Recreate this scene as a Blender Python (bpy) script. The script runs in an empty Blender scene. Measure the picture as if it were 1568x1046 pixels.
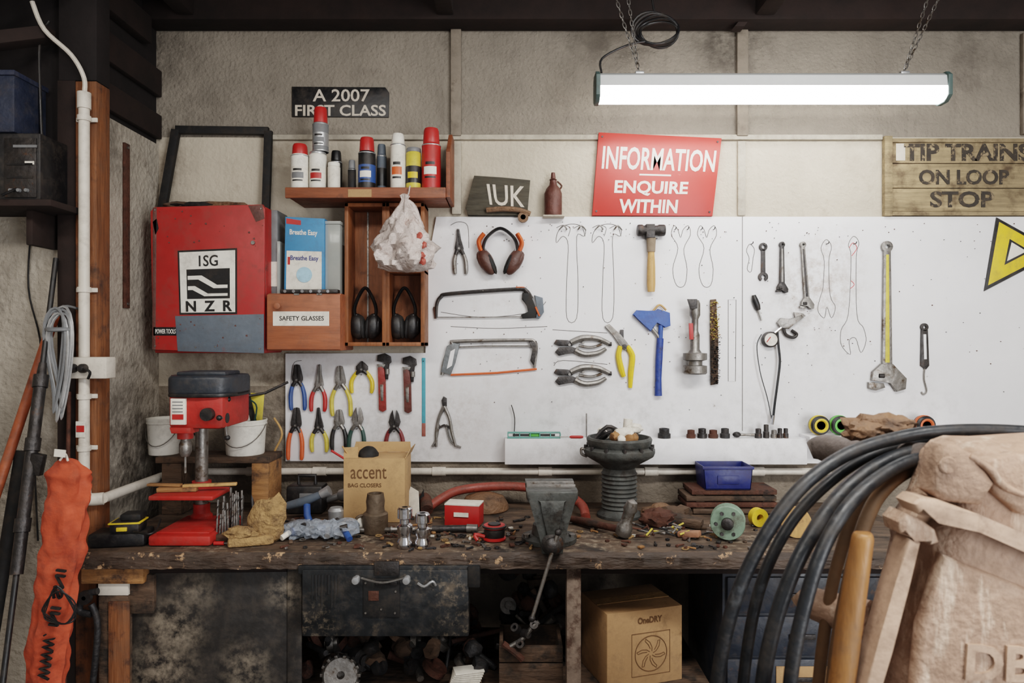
import bpy, bmesh, math, random
from mathutils import Vector, Matrix, Euler, noise
random.seed(7)
pi=math.pi
# ---- survey: camera stands 2.61 m from the back wall (y=0), eye height 1.53 m
CY=-2.61; CZ=1.53; F=1045.0
def P(u,v,y=0.0):
    d=y-CY
    return Vector(((u-784)*d/F,y,CZ-(v-523)*d/F))
def S(y): return (y-CY)/F
BZ=0.917
def BP(u,v,z=BZ):
    d=F*(CZ-z)/(v-523)
    return Vector(((u-784)*d/F,CY+d,z))
def lin(c):
    c=c/255.0
    return c/12.92 if c<=0.04045 else ((c+0.055)/1.055)**2.4
def C(rgb): return tuple(lin(x) for x in rgb)
MC={}
def mat(name,rgb,rough=.55,metal=0.,var=.18,scale=25.,bump=.08,dirt=None,damt=.5,dscale=12.,dsharp=.12,emit=0.,bscale=None,stretch=None,alpha=1.,wear=True):
    if name in MC: return MC[name]
    m=bpy.data.materials.new(name); m.use_nodes=True
    nt=m.node_tree; N=nt.nodes; L=nt.links
    bs=N['Principled BSDF']
    tc=N.new('ShaderNodeTexCoord'); src=tc.outputs['Object']
    if stretch:
        mp=N.new('ShaderNodeMapping'); mp.inputs['Scale'].default_value=stretch
        L.new(src,mp.inputs['Vector']); src=mp.outputs['Vector']
    nz=N.new('ShaderNodeTexNoise'); nz.inputs['Scale'].default_value=scale; nz.inputs['Detail'].default_value=8; nz.inputs['Roughness'].default_value=.65
    L.new(src,nz.inputs['Vector'])
    cr=N.new('ShaderNodeValToRGB')
    c=C(rgb)
    cr.color_ramp.elements[0].position=.3; cr.color_ramp.elements[1].position=.7
    cr.color_ramp.elements[0].color=tuple(max(0,x*(1-var)) for x in c)+(1,)
    cr.color_ramp.elements[1].color=tuple(min(1,x*(1+var*.6)) for x in c)+(1,)
    L.new(nz.outputs['Fac'],cr.inputs['Fac'])
    out=cr.outputs['Color']
    if dirt:
        n2=N.new('ShaderNodeTexNoise'); n2.inputs['Scale'].default_value=dscale; n2.inputs['Detail'].default_value=10; n2.inputs['Roughness'].default_value=.7
        L.new(tc.outputs['Object'],n2.inputs['Vector'])
        r2=N.new('ShaderNodeValToRGB')
        r2.color_ramp.elements[0].position=damt; r2.color_ramp.elements[0].color=(0,0,0,1)
        r2.color_ramp.elements[1].position=min(1,damt+dsharp); r2.color_ramp.elements[1].color=(1,1,1,1)
        L.new(n2.outputs['Fac'],r2.inputs['Fac'])
        mx=N.new('ShaderNodeMixRGB'); mx.inputs['Color2'].default_value=C(dirt)+(1,)
        L.new(r2.outputs['Color'],mx.inputs['Fac']); L.new(out,mx.inputs['Color1']); out=mx.outputs['Color']
    if wear and not emit:
        n3=N.new('ShaderNodeTexNoise'); n3.inputs['Scale'].default_value=19; n3.inputs['Detail'].default_value=9; n3.inputs['Roughness'].default_value=.75
        L.new(tc.outputs['Object'],n3.inputs['Vector'])
        r3=N.new('ShaderNodeMapRange'); r3.inputs[1].default_value=.48; r3.inputs[2].default_value=.74; r3.inputs[3].default_value=0; r3.inputs[4].default_value=.45
        L.new(n3.outputs['Fac'],r3.inputs[0])
        m3=N.new('ShaderNodeMixRGB'); m3.inputs['Color2'].default_value=C((80,70,60))+(1,)
        L.new(r3.outputs[0],m3.inputs['Fac']); L.new(out,m3.inputs['Color1']); out=m3.outputs['Color']
        rr=N.new('ShaderNodeMapRange'); rr.inputs[1].default_value=.35; rr.inputs[2].default_value=.7; rr.inputs[3].default_value=max(.05,rough-.08); rr.inputs[4].default_value=min(1,rough+.22)
        L.new(n3.outputs['Fac'],rr.inputs[0]); L.new(rr.outputs[0],bs.inputs['Roughness'])
    else: bs.inputs['Roughness'].default_value=rough
    L.new(out,bs.inputs['Base Color'])
    bs.inputs['Metallic'].default_value=metal
    if alpha<1: bs.inputs['Alpha'].default_value=alpha
    if emit:
        bs.inputs['Emission Color'].default_value=c+(1,); bs.inputs['Emission Strength'].default_value=emit
    if bump:
        nb=N.new('ShaderNodeTexNoise'); nb.inputs['Scale'].default_value=bscale or scale*2.5; nb.inputs['Detail'].default_value=6
        L.new(src,nb.inputs['Vector'])
        bp=N.new('ShaderNodeBump'); bp.inputs['Strength'].default_value=min(1,bump*3); bp.inputs['Distance'].default_value=.01
        L.new(nb.outputs['Fac'],bp.inputs['Height']); L.new(bp.outputs['Normal'],bs.inputs['Normal'])
    MC[name]=m
    return m
def grime(m,blobs,rgb,nscale=18,lo=.38,hi=.62,stretch=(1,1,1)):
    """local stains on a surface: blobs = (x,y,z,radius,strength)"""
    nt=m.node_tree; N=nt.nodes; L=nt.links; bs=N['Principled BSDF']
    link=bs.inputs['Base Color'].links[0]; out=link.from_socket; L.remove(link)
    g=N.new('ShaderNodeNewGeometry'); mp=N.new('ShaderNodeMapping'); mp.inputs['Scale'].default_value=stretch
    L.new(g.outputs['Position'],mp.inputs['Vector'])
    nz=N.new('ShaderNodeTexNoise'); nz.inputs['Scale'].default_value=nscale; nz.inputs['Detail'].default_value=10; nz.inputs['Roughness'].default_value=.7
    L.new(mp.outputs['Vector'],nz.inputs['Vector'])
    r=N.new('ShaderNodeMapRange'); r.inputs[1].default_value=lo; r.inputs[2].default_value=hi; L.new(nz.outputs['Fac'],r.inputs[0])
    tot=None
    for (x,y,z,rad,st) in blobs:
        d=N.new('ShaderNodeVectorMath'); d.operation='DISTANCE'; L.new(g.outputs['Position'],d.inputs[0]); d.inputs[1].default_value=(x,y,z)
        q=N.new('ShaderNodeMapRange'); q.interpolation_type='SMOOTHSTEP'; q.inputs[1].default_value=0; q.inputs[2].default_value=rad; q.inputs[3].default_value=st; q.inputs[4].default_value=0
        L.new(d.outputs['Value'],q.inputs[0])
        if tot is None: tot=q.outputs[0]
        else:
            a=N.new('ShaderNodeMath'); a.operation='MAXIMUM'; L.new(tot,a.inputs[0]); L.new(q.outputs[0],a.inputs[1]); tot=a.outputs[0]
    mu=N.new('ShaderNodeMath'); mu.operation='MULTIPLY'; mu.use_clamp=True; L.new(tot,mu.inputs[0]); L.new(r.outputs[0],mu.inputs[1])
    mx=N.new('ShaderNodeMixRGB'); mx.inputs['Color2'].default_value=C(rgb)+(1,)
    L.new(mu.outputs[0],mx.inputs['Fac']); L.new(out,mx.inputs['Color1']); L.new(mx.outputs['Color'],bs.inputs['Base Color'])
def gp(u,v,r,s,y=0): p=P(u,v,y); return (p.x,p.y,p.z,r,s)
# ---------------- materials
m_board=mat('white_painted_board',(226,226,228),.55,var=.07,scale=2.5,bump=.04,dirt=(132,122,112),damt=.66,dscale=34,dsharp=.05,wear=False)
grime(m_board,[gp(1245,440,.28,.75),gp(1270,400,.2,.5),gp(1060,500,.1,.35),gp(760,455,.22,.22),gp(760,560,.25,.22),gp(890,560,.2,.3),gp(1205,500,.12,.5),gp(560,600,.4,.25),gp(700,640,.25,.35),gp(480,560,.15,.3)],(132,104,78),30,.45,.7)
grime(m_board,[gp(900,690,.5,.5),gp(1150,690,.4,.4),gp(600,700,.4,.5),gp(1000,640,.3,.35),gp(1250,520,.3,.3),gp(700,350,.25,.3),gp(1400,650,.3,.3)],(140,138,134),22,.44,.68)
grime(m_board,[gp(1000,500,1.6,.8)],(110,98,86),75,.66,.70)
m_conc=mat('grey_concrete',(134,126,115),.9,var=.20,scale=4,bump=.3,bscale=75,dirt=(104,96,88),damt=.56,dscale=5,dsharp=.22,wear=False)
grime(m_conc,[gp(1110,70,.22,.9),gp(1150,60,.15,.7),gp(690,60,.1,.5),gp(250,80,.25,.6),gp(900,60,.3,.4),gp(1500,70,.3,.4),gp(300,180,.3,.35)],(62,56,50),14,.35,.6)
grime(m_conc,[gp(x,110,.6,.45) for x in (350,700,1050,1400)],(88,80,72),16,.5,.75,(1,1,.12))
m_conc2=mat('white_concrete',(184,174,158),.85,var=.14,scale=4,bump=.18,bscale=60,dirt=(142,130,114),damt=.58,dscale=5,dsharp=.18,wear=False)
grime(m_conc2,[gp(430,570,.3,.9),gp(340,560,.25,.8),gp(250,260,.2,.7),gp(700,300,.15,.5),gp(1320,250,.2,.2),gp(440,240,.2,.35)],(92,78,64),14,.35,.62)
m_conc3=mat('dirty_concrete',(122,112,100),.9,var=.4,scale=6,bump=.35,bscale=50,dirt=(58,50,44),damt=.5,dscale=5,dsharp=.2,wear=False)
m_stucco=mat('side_plaster',(164,156,144),.9,var=.25,scale=6,bump=.4,bscale=55,dirt=(92,82,72),damt=.57,dscale=7,dsharp=.18,wear=False)
grime(m_stucco,[(-1.35,-.2,1.15,.45,.95),(-1.35,-.1,1.6,.3,.5),(-1.5,-.44,1.0,.5,.7),(-1.35,-.3,2.2,.25,.6),(-1.7,-.44,1.7,.25,.5)],(64,56,48),16,.35,.6)
m_darkwood=mat('dark_roof_timber',(34,22,18),.85,var=.5,scale=8,bump=.12,wear=False)
m_darkwood2=mat('dark_panel_timber',(24,18,18),.85,var=.5,scale=8,bump=.12,wear=False)
m_post=mat('orange_brown_timber',(116,72,42),.7,var=.5,scale=14,stretch=(3,3,.35),bump=.12,dirt=(52,32,24),damt=.52,dscale=9)
m_shelf=mat('varnished_shelf_wood',(126,70,43),.55,var=.4,scale=16,stretch=(.4,3,3),bump=.06,dirt=(70,40,28),damt=.56,dscale=8)
m_cubby=mat('varnished_cubby_wood',(134,82,48),.55,var=.4,scale=16,stretch=(3,3,.4),bump=.06,dirt=(78,46,30),damt=.58,dscale=9)
m_box=mat('mahogany_box_wood',(150,88,60),.5,var=.25,scale=18,stretch=(.4,3,3),bump=.04)
m_bench=mat('worn_bench_wood',(88,71,57),.7,var=.55,scale=14,stretch=(.35,3,3),bump=.3,dirt=(34,27,23),damt=.49,dscale=9,dsharp=.15)
grime(m_bench,[(x,-.5,.92,.25,.9) for x in (-.9,-.45,-.1,.25,.75)],(162,146,126),34,.5,.66)
m_benchedge=mat('greasy_bench_edge',(64,51,42),.6,var=.6,scale=14,stretch=(.5,2,2),bump=.4,dirt=(170,136,104),damt=.57,dscale=22,dsharp=.05)
m_rawwood=mat('raw_timber',(146,104,64),.7,var=.4,scale=16,stretch=(.4,3,3),bump=.12,dirt=(62,44,32),damt=.54,dscale=10)
m_oldwood=mat('old_timber',(82,64,50),.8,var=.5,scale=14,stretch=(.5,2,2),bump=.2,dirt=(34,28,24),damt=.5,dscale=10)
m_blackpanel=mat('grimy_black_board',(40,38,37),.5,var=.6,scale=6,bump=.15,dirt=(96,88,78),damt=.62,dscale=6,dsharp=.2)
grime(m_blackpanel,[gp(270,960,.14,.9,-.56),gp(250,1020,.16,.9,-.56),gp(380,1020,.12,.7,-.56),gp(445,900,.1,.8,-.56),gp(300,900,.12,.5,-.56)],(150,138,122),22,.42,.64)
m_drawer=mat('black_painted_drawer',(30,33,36),.4,var=.6,scale=9,bump=.12,dirt=(88,78,66),damt=.58,dscale=9)
grime(m_drawer,[gp(690,900,.1,.8,-.64),gp(480,960,.12,.7,-.64),gp(700,960,.1,.7,-.64),gp(640,870,.1,.5,-.64)],(130,118,102),45,.5,.66)
m_red=mat('cabinet_red_paint',(160,42,38),.45,var=.18,scale=6,bump=.04,dirt=(98,38,34),damt=.58,dscale=6)
m_bluegrey=mat('bluegrey_paint',(88,98,108),.55,var=.25,scale=10,bump=.08,dirt=(110,66,62),damt=.60,dscale=12)
m_signred=mat('sign_red_enamel',(192,50,40),.4,var=.12,scale=8,bump=.02,dirt=(212,124,108),damt=.66,dscale=18,dsharp=.06,wear=False)
m_white=mat('white_enamel',(224,221,212),.5,var=.08,scale=12,bump=.02)
m_offwhite=mat('offwhite_letters',(200,190,176),.6,var=.15,scale=20,bump=.02)
m_black=mat('black_plastic',(24,24,26),.42,var=.3,bump=.03)
m_blackm=mat('matt_black',(19,19,20),.7,var=.3,bump=.03)
m_rubber=mat('black_rubber_hose',(28,31,35),.42,var=.4,scale=12,bump=.08,dirt=(70,74,78),damt=.6,dscale=14)
m_pvc=mat('white_pvc',(206,199,188),.45,var=.1,scale=10,bump=.02,dirt=(146,132,114),damt=.62)
m_steel=mat('worn_steel',(142,139,135),.42,metal=.85,var=.35,bump=.06,dirt=(84,70,58),damt=.52,dscale=25)
m_chrome=mat('polished_chrome',(205,205,208),.18,metal=1,var=.1,bump=.01,wear=False)
m_dsteel=mat('dark_steel',(66,64,64),.45,metal=.7,var=.45,bump=.1,dirt=(90,62,44),damt=.58,dscale=25)
m_iron=mat('black_cast_iron',(46,46,48),.55,metal=.3,var=.5,bump=.15)
m_vice=mat('grey_vice_iron',(80,82,80),.5,metal=.35,var=.45,scale=12,bump=.12,dirt=(38,36,34),damt=.5,dscale=14)
m_rust=mat('rusty_iron',(86,54,42),.8,metal=.2,var=.5,bump=.18,dirt=(46,34,30),damt=.52)
m_redm=mat('machine_red',(166,42,34),.45,var=.2,bump=.04,dirt=(88,38,30),damt=.58)
m_redp=mat('red_plastic',(174,38,34),.42,var=.12,bump=.01)
m_orange=mat('orange_plastic',(204,88,40),.45,var=.12,bump=.02)
m_orangefab=mat('orange_fabric',(178,74,46),.8,var=.3,scale=12,bump=.3,bscale=18,dirt=(132,50,32),damt=.54,dscale=8)
m_yellow=mat('yellow_plastic',(212,180,46),.42,var=.12,bump=.02)
m_yellowg=mat('yellow_grip',(200,180,74),.45,var=.18,bump=.02)
m_blue=mat('blue_plastic',(44,78,138),.42,var=.15,bump=.02)
m_bluep=mat('blue_paint',(40,76,152),.42,var=.2,bump=.04,dirt=(66,70,80),damt=.6,dscale=30)
m_dblue=mat('deep_blue_plastic',(22,34,96),.42,var=.2,bump=.02)
m_teal=mat('teal_paint',(72,150,168),.45,var=.15,bump=.02)
m_green=mat('green_plastic',(90,176,70),.42,var=.12,bump=.02)
m_dgreen=mat('dark_green_grip',(38,68,62),.42,var=.2,bump=.02)
m_mint=mat('mint_enamel',(122,144,126),.45,var=.3,bump=.04,dirt=(80,80,70),damt=.52)
m_card=mat('cardboard',(178,142,100),.8,var=.1,scale=10,bump=.03)
m_cardd=mat('cardboard_aged',(166,130,92),.8,var=.18,scale=10,bump=.05,dirt=(126,96,64),damt=.58,dscale=8)
m_cardink=mat('cardboard_ink',(96,68,42),.8,var=.1,bump=0,wear=False)
m_beechh=mat('beech_handle',(186,144,90),.5,var=.25,scale=25,stretch=(3,3,.4),bump=.03,dirt=(110,80,50),damt=.6,dscale=20)
m_goldwood=mat('oiled_ash_handle',(142,98,56),.45,var=.4,scale=14,stretch=(3,3,.5),bump=.05,dirt=(80,54,34),damt=.54,dscale=12)
m_tan=mat('dusty_tan_machine_paint',(160,130,110),.66,var=.22,scale=7,bump=.16,bscale=90,dirt=(190,162,142),damt=.55,dscale=9,dsharp=.2,wear=True)
grime(m_tan,[(.75,-1.62,1.0,.9,.85)],(214,192,172),30,.52,.64,(1,1,.18))
grime(m_tan,[(.68,-1.62,1.33,.2,.7),(.62,-1.6,1.1,.2,.6),(.85,-1.6,1.2,.3,.6)],(108,84,68),14,.45,.65)
m_tanl=mat('pale_tan_rib',(176,147,126),.64,var=.2,scale=12,bump=.12,dirt=(128,102,84),damt=.54,dscale=14)  # paler tan for the raised ribs, rim and letters
m_tanhose=mat('tan_rubber_hose',(106,80,56),.55,var=.3,scale=12,bump=.08)
m_glass=mat('clear_plastic',(205,210,205),.15,var=.05,bump=.01,alpha=.45,wear=False)
m_pinkbag=mat('carrier_bag_film',(196,184,178),.3,var=.25,scale=22,bump=.35,dirt=(138,106,94),damt=.56,dscale=14,dsharp=.12,wear=False)
m_pencil=mat('pencil_line',(108,106,104),.8,var=.2,bump=0,wear=False)
m_redpen=mat('red_pen_line',(196,60,60),.8,var=.1,bump=0,wear=False)
m_label=mat('paper_label',(220,215,204),.7,var=.08,bump=.01)
m_lbrown=mat('brown_leather',(116,86,62),.65,var=.4,bump=.25,dirt=(66,48,36),damt=.52)
m_stone=mat('weathered_stone',(158,126,84),.9,var=.4,scale=30,bump=.4,dirt=(96,72,50),damt=.52)
m_grey=mat('grey_plastic',(112,114,116),.5,var=.15,bump=.03)
m_silver=mat('brushed_aluminium',(182,184,186),.35,metal=.7,var=.12,bump=.03)
m_lampbody=mat('lamp_body_satin',(196,198,198),.4,var=.04,bump=0,wear=False)
m_lamp=mat('lamp_diffuser_glow',(255,253,250),.4,var=0,bump=0,emit=14)
m_weathersign=mat('weathered_sign_wood',(146,128,98),.85,var=.5,scale=9,stretch=(.35,3,4),bump=.2,dirt=(80,64,46),damt=.5,dscale=10,dsharp=.18)
m_faded=mat('faded_black_letters',(50,44,38),.8,var=.5,scale=20,bump=.03,dirt=(136,118,92),damt=.55,dscale=34,dsharp=.06)
m_rotwood=mat('grey_green_plank',(66,62,52),.8,var=.5,scale=18,stretch=(.4,3,3),bump=.2,dirt=(104,100,88),damt=.6)
m_floor=mat('concrete_floor',(100,94,88),.85,var=.3,scale=3,bump=.1,dirt=(60,54,50),damt=.55,dscale=3)
# ---------------- mesh builder
def cat(pts,n=6,closed=False):
    pts=[Vector(p) for p in pts]; out=[]; k=len(pts)
    rng=range(k) if closed else range(k-1)
    for i in rng:
        if closed: p0,p1,p2,p3=pts[(i-1)%k],pts[i],pts[(i+1)%k],pts[(i+2)%k]
        else: p0,p1,p2,p3=pts[max(i-1,0)],pts[i],pts[i+1],pts[min(i+2,k-1)]
        for j in range(n):
            t=j/n
            out.append(.5*((2*p1)+(p2-p0)*t+(2*p0-5*p1+4*p2-p3)*t*t+(3*p1-p0-3*p2+p3)*t**3))
    if not closed: out.append(pts[-1])
    return out
class B:
    def __init__(s,name): s.name=name; s.bm=bmesh.new(); s.mats=[]
    def mi(s,m):
        if m not in s.mats: s.mats.append(m)
        return s.mats.index(m)
    def add(s,tb,m,M=None,smooth=True):
        if M is not None: tb.transform(M)
        i=s.mi(m); vm={}
        for v in tb.verts: vm[v]=s.bm.verts.new(v.co)
        for f in tb.faces:
            try:
                nf=s.bm.faces.new([vm[v] for v in f.verts]); nf.material_index=i; nf.smooth=smooth
            except ValueError: pass
        tb.free(); return s
    def box(s,c,d,m,rot=(0,0,0),bev=.002,seg=2):
        tb=bmesh.new(); bmesh.ops.create_cube(tb,size=1)
        for v in tb.verts: v.co=Vector((v.co.x*d[0],v.co.y*d[1],v.co.z*d[2]))
        b=min(bev,min(d)*.4)
        if b>0: bmesh.ops.bevel(tb,geom=list(tb.edges),offset=b,segments=seg,affect='EDGES',profile=.5)
        return s.add(tb,m,Matrix.Translation(Vector(c))@Euler(rot).to_matrix().to_4x4())
    def bb(s,x0,x1,y0,y1,z0,z1,m,bev=.002):
        return s.box(((x0+x1)/2,(y0+y1)/2,(z0+z1)/2),(abs(x1-x0),abs(y1-y0),abs(z1-z0)),m,bev=bev)
    def pbox(s,u0,v0,u1,v1,yf,yb,m,bev=.002):
        a=P(u0,v0,yf); b=P(u1,v1,yf)
        return s.bb(a.x,b.x,yf,yb,b.z,a.z,m,bev)
    def poly(s,pts3,ext,m,bev=0,seg=2):
        tb=bmesh.new(); a=[tb.verts.new(p) for p in pts3]; e=Vector(ext)
        b=[tb.verts.new(Vector(p)+e) for p in pts3]; n=len(a)
        f1=tb.faces.new(a); f2=tb.faces.new(b[::-1])
        for i in range(n): tb.faces.new((a[i],b[i],b[(i+1)%n],a[(i+1)%n]))
        if bev>0:
            ed=[x for x in set(f1.edges[:])|set(f2.edges[:])]
            bmesh.ops.bevel(tb,geom=ed,offset=bev,segments=seg,affect='EDGES',profile=.5)
        bmesh.ops.recalc_face_normals(tb,faces=tb.faces)
        return s.add(tb,m)
    def flat(s,pts,yf,yb,m,bev=0,seg=2):
        return s.poly([P(u,v,yf) for u,v in pts],(0,yb-yf,0),m,bev,seg)
    def tube(s,pts,r,m,seg=10,closed=False,smooth=0,ky=1.):
        pts=[Vector(p) for p in pts]
        if smooth:
            if isinstance(r,(list,tuple)):
                k=len(pts); n=smooth; rr=[]
                for i in range(k-1):
                    for j in range(n): rr.append(r[i]+(r[i+1]-r[i])*j/n)
                rr.append(r[-1]); r=rr
            pts=cat(pts,smooth,closed)
        n=len(pts); R=r if isinstance(r,(list,tuple)) else [r]*n
        tb=bmesh.new(); rings=[]; up=None
        for i,p in enumerate(pts):
            if closed: t=pts[(i+1)%n]-pts[(i-1)%n]
            else: t=pts[min(i+1,n-1)]-pts[max(i-1,0)]
            if t.length<1e-9: t=Vector((0,0,1))
            t.normalize()
            if up is None:
                up=Vector((0,1,0)) if abs(t.y)<.9 else Vector((1,0,0))
            up=(up-t*up.dot(t))
            if up.length<1e-6: up=Vector((1,0,0))-t*t.x
            up.normalize(); sd=t.cross(up)
            ring=[]
            for k in range(seg):
                a=2*pi*k/seg
                o=(sd*math.cos(a)+up*math.sin(a))*R[i]
                o.y*=ky
                ring.append(tb.verts.new(p+o))
            rings.append(ring)
        for i in range(n if closed else n-1):
            a=rings[i]; b=rings[(i+1)%n]
            for k in range(seg): tb.faces.new((a[k],a[(k+1)%seg],b[(k+1)%seg],b[k]))
        if not closed:
            tb.faces.new(rings[0][::-1]); tb.faces.new(rings[-1])
        bmesh.ops.recalc_face_normals(tb,faces=tb.faces)
        return s.add(tb,m)
    def cyl(s,a,b,r,m,r2=None,seg=20):
        a=Vector(a); b=Vector(b)
        return s.tube([a,b],[r,r if r2 is None else r2],m,seg)
    def ptube(s,pts,r,y,m,seg=8,smooth=0,ky=1.,closed=False):
        sc=S(y)
        R=[x*sc for x in r] if isinstance(r,(list,tuple)) else r*sc
        return s.tube([P(u,v,y) for u,v in pts],R,m,seg,closed,smooth,ky)
    def lathe(s,prof,c,m,axis=(0,0,1),seg=28,mod=None):
        tb=bmesh.new(); rings=[]
        for r,z in prof:
            if r<1e-5: rings.append([tb.verts.new((0,0,z))])
            else:
                rg=[]
                for k in range(seg):
                    a=2*pi*k/seg; q=r*(mod(a,z) if mod else 1)
                    rg.append(tb.verts.new((q*math.cos(a),q*math.sin(a),z)))
                rings.append(rg)
        for i in range(len(rings)-1):
            a,b=rings[i],rings[i+1]
            if len(a)==1 and len(b)==1: continue
            for k in range(seg):
                if len(a)==1: tb.faces.new((a[0],b[(k+1)%seg],b[k]))
                elif len(b)==1: tb.faces.new((a[k],a[(k+1)%seg],b[0]))
                else: tb.faces.new((a[k],a[(k+1)%seg],b[(k+1)%seg],b[k]))
        if len(rings[0])>1: tb.faces.new(rings[0][::-1])
        if len(rings[-1])>1: tb.faces.new(rings[-1])
        bmesh.ops.recalc_face_normals(tb,faces=tb.faces)
        q=Vector((0,0,1)).rotation_difference(Vector(axis).normalized())
        return s.add(tb,m,Matrix.Translation(Vector(c))@q.to_matrix().to_4x4())
    def blob(s,c,d,m,amp=.2,freq=3.,rot=(0,0,0),sub=3,seed=0,flatz=None):
        tb=bmesh.new(); bmesh.ops.create_icosphere(tb,subdivisions=sub,radius=1)
        o=Vector((seed*3.1,seed*1.7,seed*.9))
        for v in tb.verts:
            k=1+amp*noise.noise(v.co*freq+o)+amp*.5*noise.noise(v.co*freq*2.3+o)
            v.co=Vector((v.co.x*k*d[0],v.co.y*k*d[1],v.co.z*k*d[2]))
            if flatz is not None and v.co.z<flatz: v.co.z=flatz
        return s.add(tb,m,Matrix.Translation(Vector(c))@Euler(rot).to_matrix().to_4x4())
    def text(s,txt,tl,tr,br,bl,m,ext=.0012,bold=.0):
        tl,tr,br,bl=[Vector(p) for p in (tl,tr,br,bl)]
        cu=bpy.data.curves.new('t','FONT'); cu.body=txt; cu.extrude=.02; cu.offset=bold; cu.size=1; cu.resolution_u=3
        ob=bpy.data.objects.new('t',cu); bpy.context.scene.collection.objects.link(ob)
        dg=bpy.context.evaluated_depsgraph_get(); me=bpy.data.meshes.new_from_object(ob.evaluated_get(dg))
        tb=bmesh.new(); tb.from_mesh(me)
        xs=[v.co.x for v in tb.verts]; ys=[v.co.y for v in tb.verts]
        x0,x1,y0,y1=min(xs),max(xs),min(ys),max(ys)
        nrm=(tr-tl).cross(bl-tl).normalized()
        if nrm.y>0: nrm=-nrm
        for v in tb.verts:
            a=(v.co.x-x0)/(x1-x0); b=1-(v.co.y-y0)/(y1-y0); z=v.co.z/.02
            top=tl.lerp(tr,a); bot=bl.lerp(br,a)
            v.co=top.lerp(bot,b)+nrm*(z*ext)
        bpy.data.objects.remove(ob); bpy.data.curves.remove(cu); bpy.data.meshes.remove(me)
        return s.add(tb,m,smooth=False)
    def ptext(s,txt,u0,v0,u1,v1,y,m,ext=.0012,bold=.0):
        return s.text(txt,P(u0,v0,y),P(u1,v0,y),P(u1,v1,y),P(u0,v1,y),m,ext,bold)
    def done(s,ang=38):
        bm=s.bm
        xs=[v.co for v in bm.verts]
        mn=Vector((min(v.x for v in xs),min(v.y for v in xs),min(v.z for v in xs)))
        mxx=Vector((max(v.x for v in xs),max(v.y for v in xs),max(v.z for v in xs)))
        c=(mn+mxx)/2
        for v in bm.verts: v.co-=c
        me=bpy.data.meshes.new(s.name); bm.to_mesh(me); bm.free()
        for m in s.mats: me.materials.append(m)
        try: me.set_sharp_from_angle(angle=math.radians(ang))
        except Exception: pass
        ob=bpy.data.objects.new(s.name,me); ob.location=c
        bpy.context.scene.collection.objects.link(ob)
        return ob
YB=-0.015   # face of the white tool board
# =====================================================  ROOM
b=B('wall_back')
b.bb(-1.45,2.7,0,.1,0,1.36,m_conc3,0)
b.bb(-1.45,2.7,0,.1,1.36,2.31,m_conc2,0)
b.bb(-1.45,2.7,0,.1,2.31,2.86,m_conc,0)
b.done()
b=B('wall_left')
b.bb(-1.5,-1.35,-.40,0,0,2.28,m_stucco,0)
b.bb(-1.5,-1.36,-.40,0,2.28,2.86,m_darkwood2,0)
b.bb(-2.0,-1.425,-.44,-.36,0,1.93,m_stucco,0)
b.bb(-2.0,-1.425,-.44,-.36,1.93,2.86,m_darkwood2,0)
b.bb(-2.05,-1.95,-4.6,-.4,0,2.86,m_stucco,0)
b.done()
b=B('wall_right'); b.bb(2.6,2.7,-4.6,0,0,2.86,m_conc2,0); b.done()
b=B('floor'); b.bb(-2.05,2.7,-4.6,.1,-.06,0,m_floor,0); b.done()
b=B('ceiling')
b.bb(-2.05,2.7,-4.6,.1,2.86,2.92,m_darkwood,0)
b.done()
b=B('ceiling_beam'); b.bb(-1.36,2.6,-.1,0,2.715,2.86,m_darkwood,.004); b.done()
for x,w in ((-.245,.06),(.93,.07),(2.0,.06),(-1.2,.06)):
    b=B('ceiling_joist'); b.bb(x-w/2,x+w/2,-4.5,-.1,2.73,2.86,m_darkwood,.004); b.done()
b=B('ceiling_brace')
b.poly([P(1118,50,-.03),P(1133,50,-.03),P(1165,8,-.03),P(1150,8,-.03)],(0,-.05,0),m_darkwood,.002); b.done()
b=B('eaves_beam')
b.bb(-1.359,-1.335,-.39,-.005,2.30,2.39,m_darkwood,.004)
b.bb(-1.359,-1.335,-.39,-.005,2.46,2.56,m_darkwood,.004)
b.bb(-1.359,-1.32,-1.6,-.105,2.62,2.72,m_darkwood,.005)
b.done()
b=B('roof_plank')
b.poly([(-1.9,-1.2,2.32),(-1.9,-1.2,2.40),(-1.36,-.55,2.70),(-1.36,-.55,2.62)],(0,.05,0),m_darkwood,.002)
b.poly([(-1.93,-.9,2.2),(-1.93,-.9,2.24),(-1.43,-.52,2.5),(-1.43,-.52,2.46)],(0,.05,0),m_darkwood,.002)
b.done()
def trim(n,u0,v0,u1,v1,m,yf=-.02):
    b=B('trim_%d'%n); b.pbox(u0,v0,u1,v1,yf,0,m,.003); b.done()
m_trim=mat('panel_batten_paint',(128,118,106),.8,var=.25,scale=14,bump=.15,dirt=(80,70,60),damt=.56,dscale=10)
m_trim2=mat('panel_batten_white',(176,168,154),.8,var=.2,scale=14,bump=.15,dirt=(110,98,84),damt=.6,dscale=10)
trim(1,690,38,706,208,m_trim); trim(2,1129,45,1146,208,m_trim); trim(3,410,206,1352,214,m_trim2,-.014)
trim(4,692,216,706,328,m_trim2); trim(5,1130,216,1142,330,m_trim2,-.012)
trim(6,1567,50,1582,205,m_trim)
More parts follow.
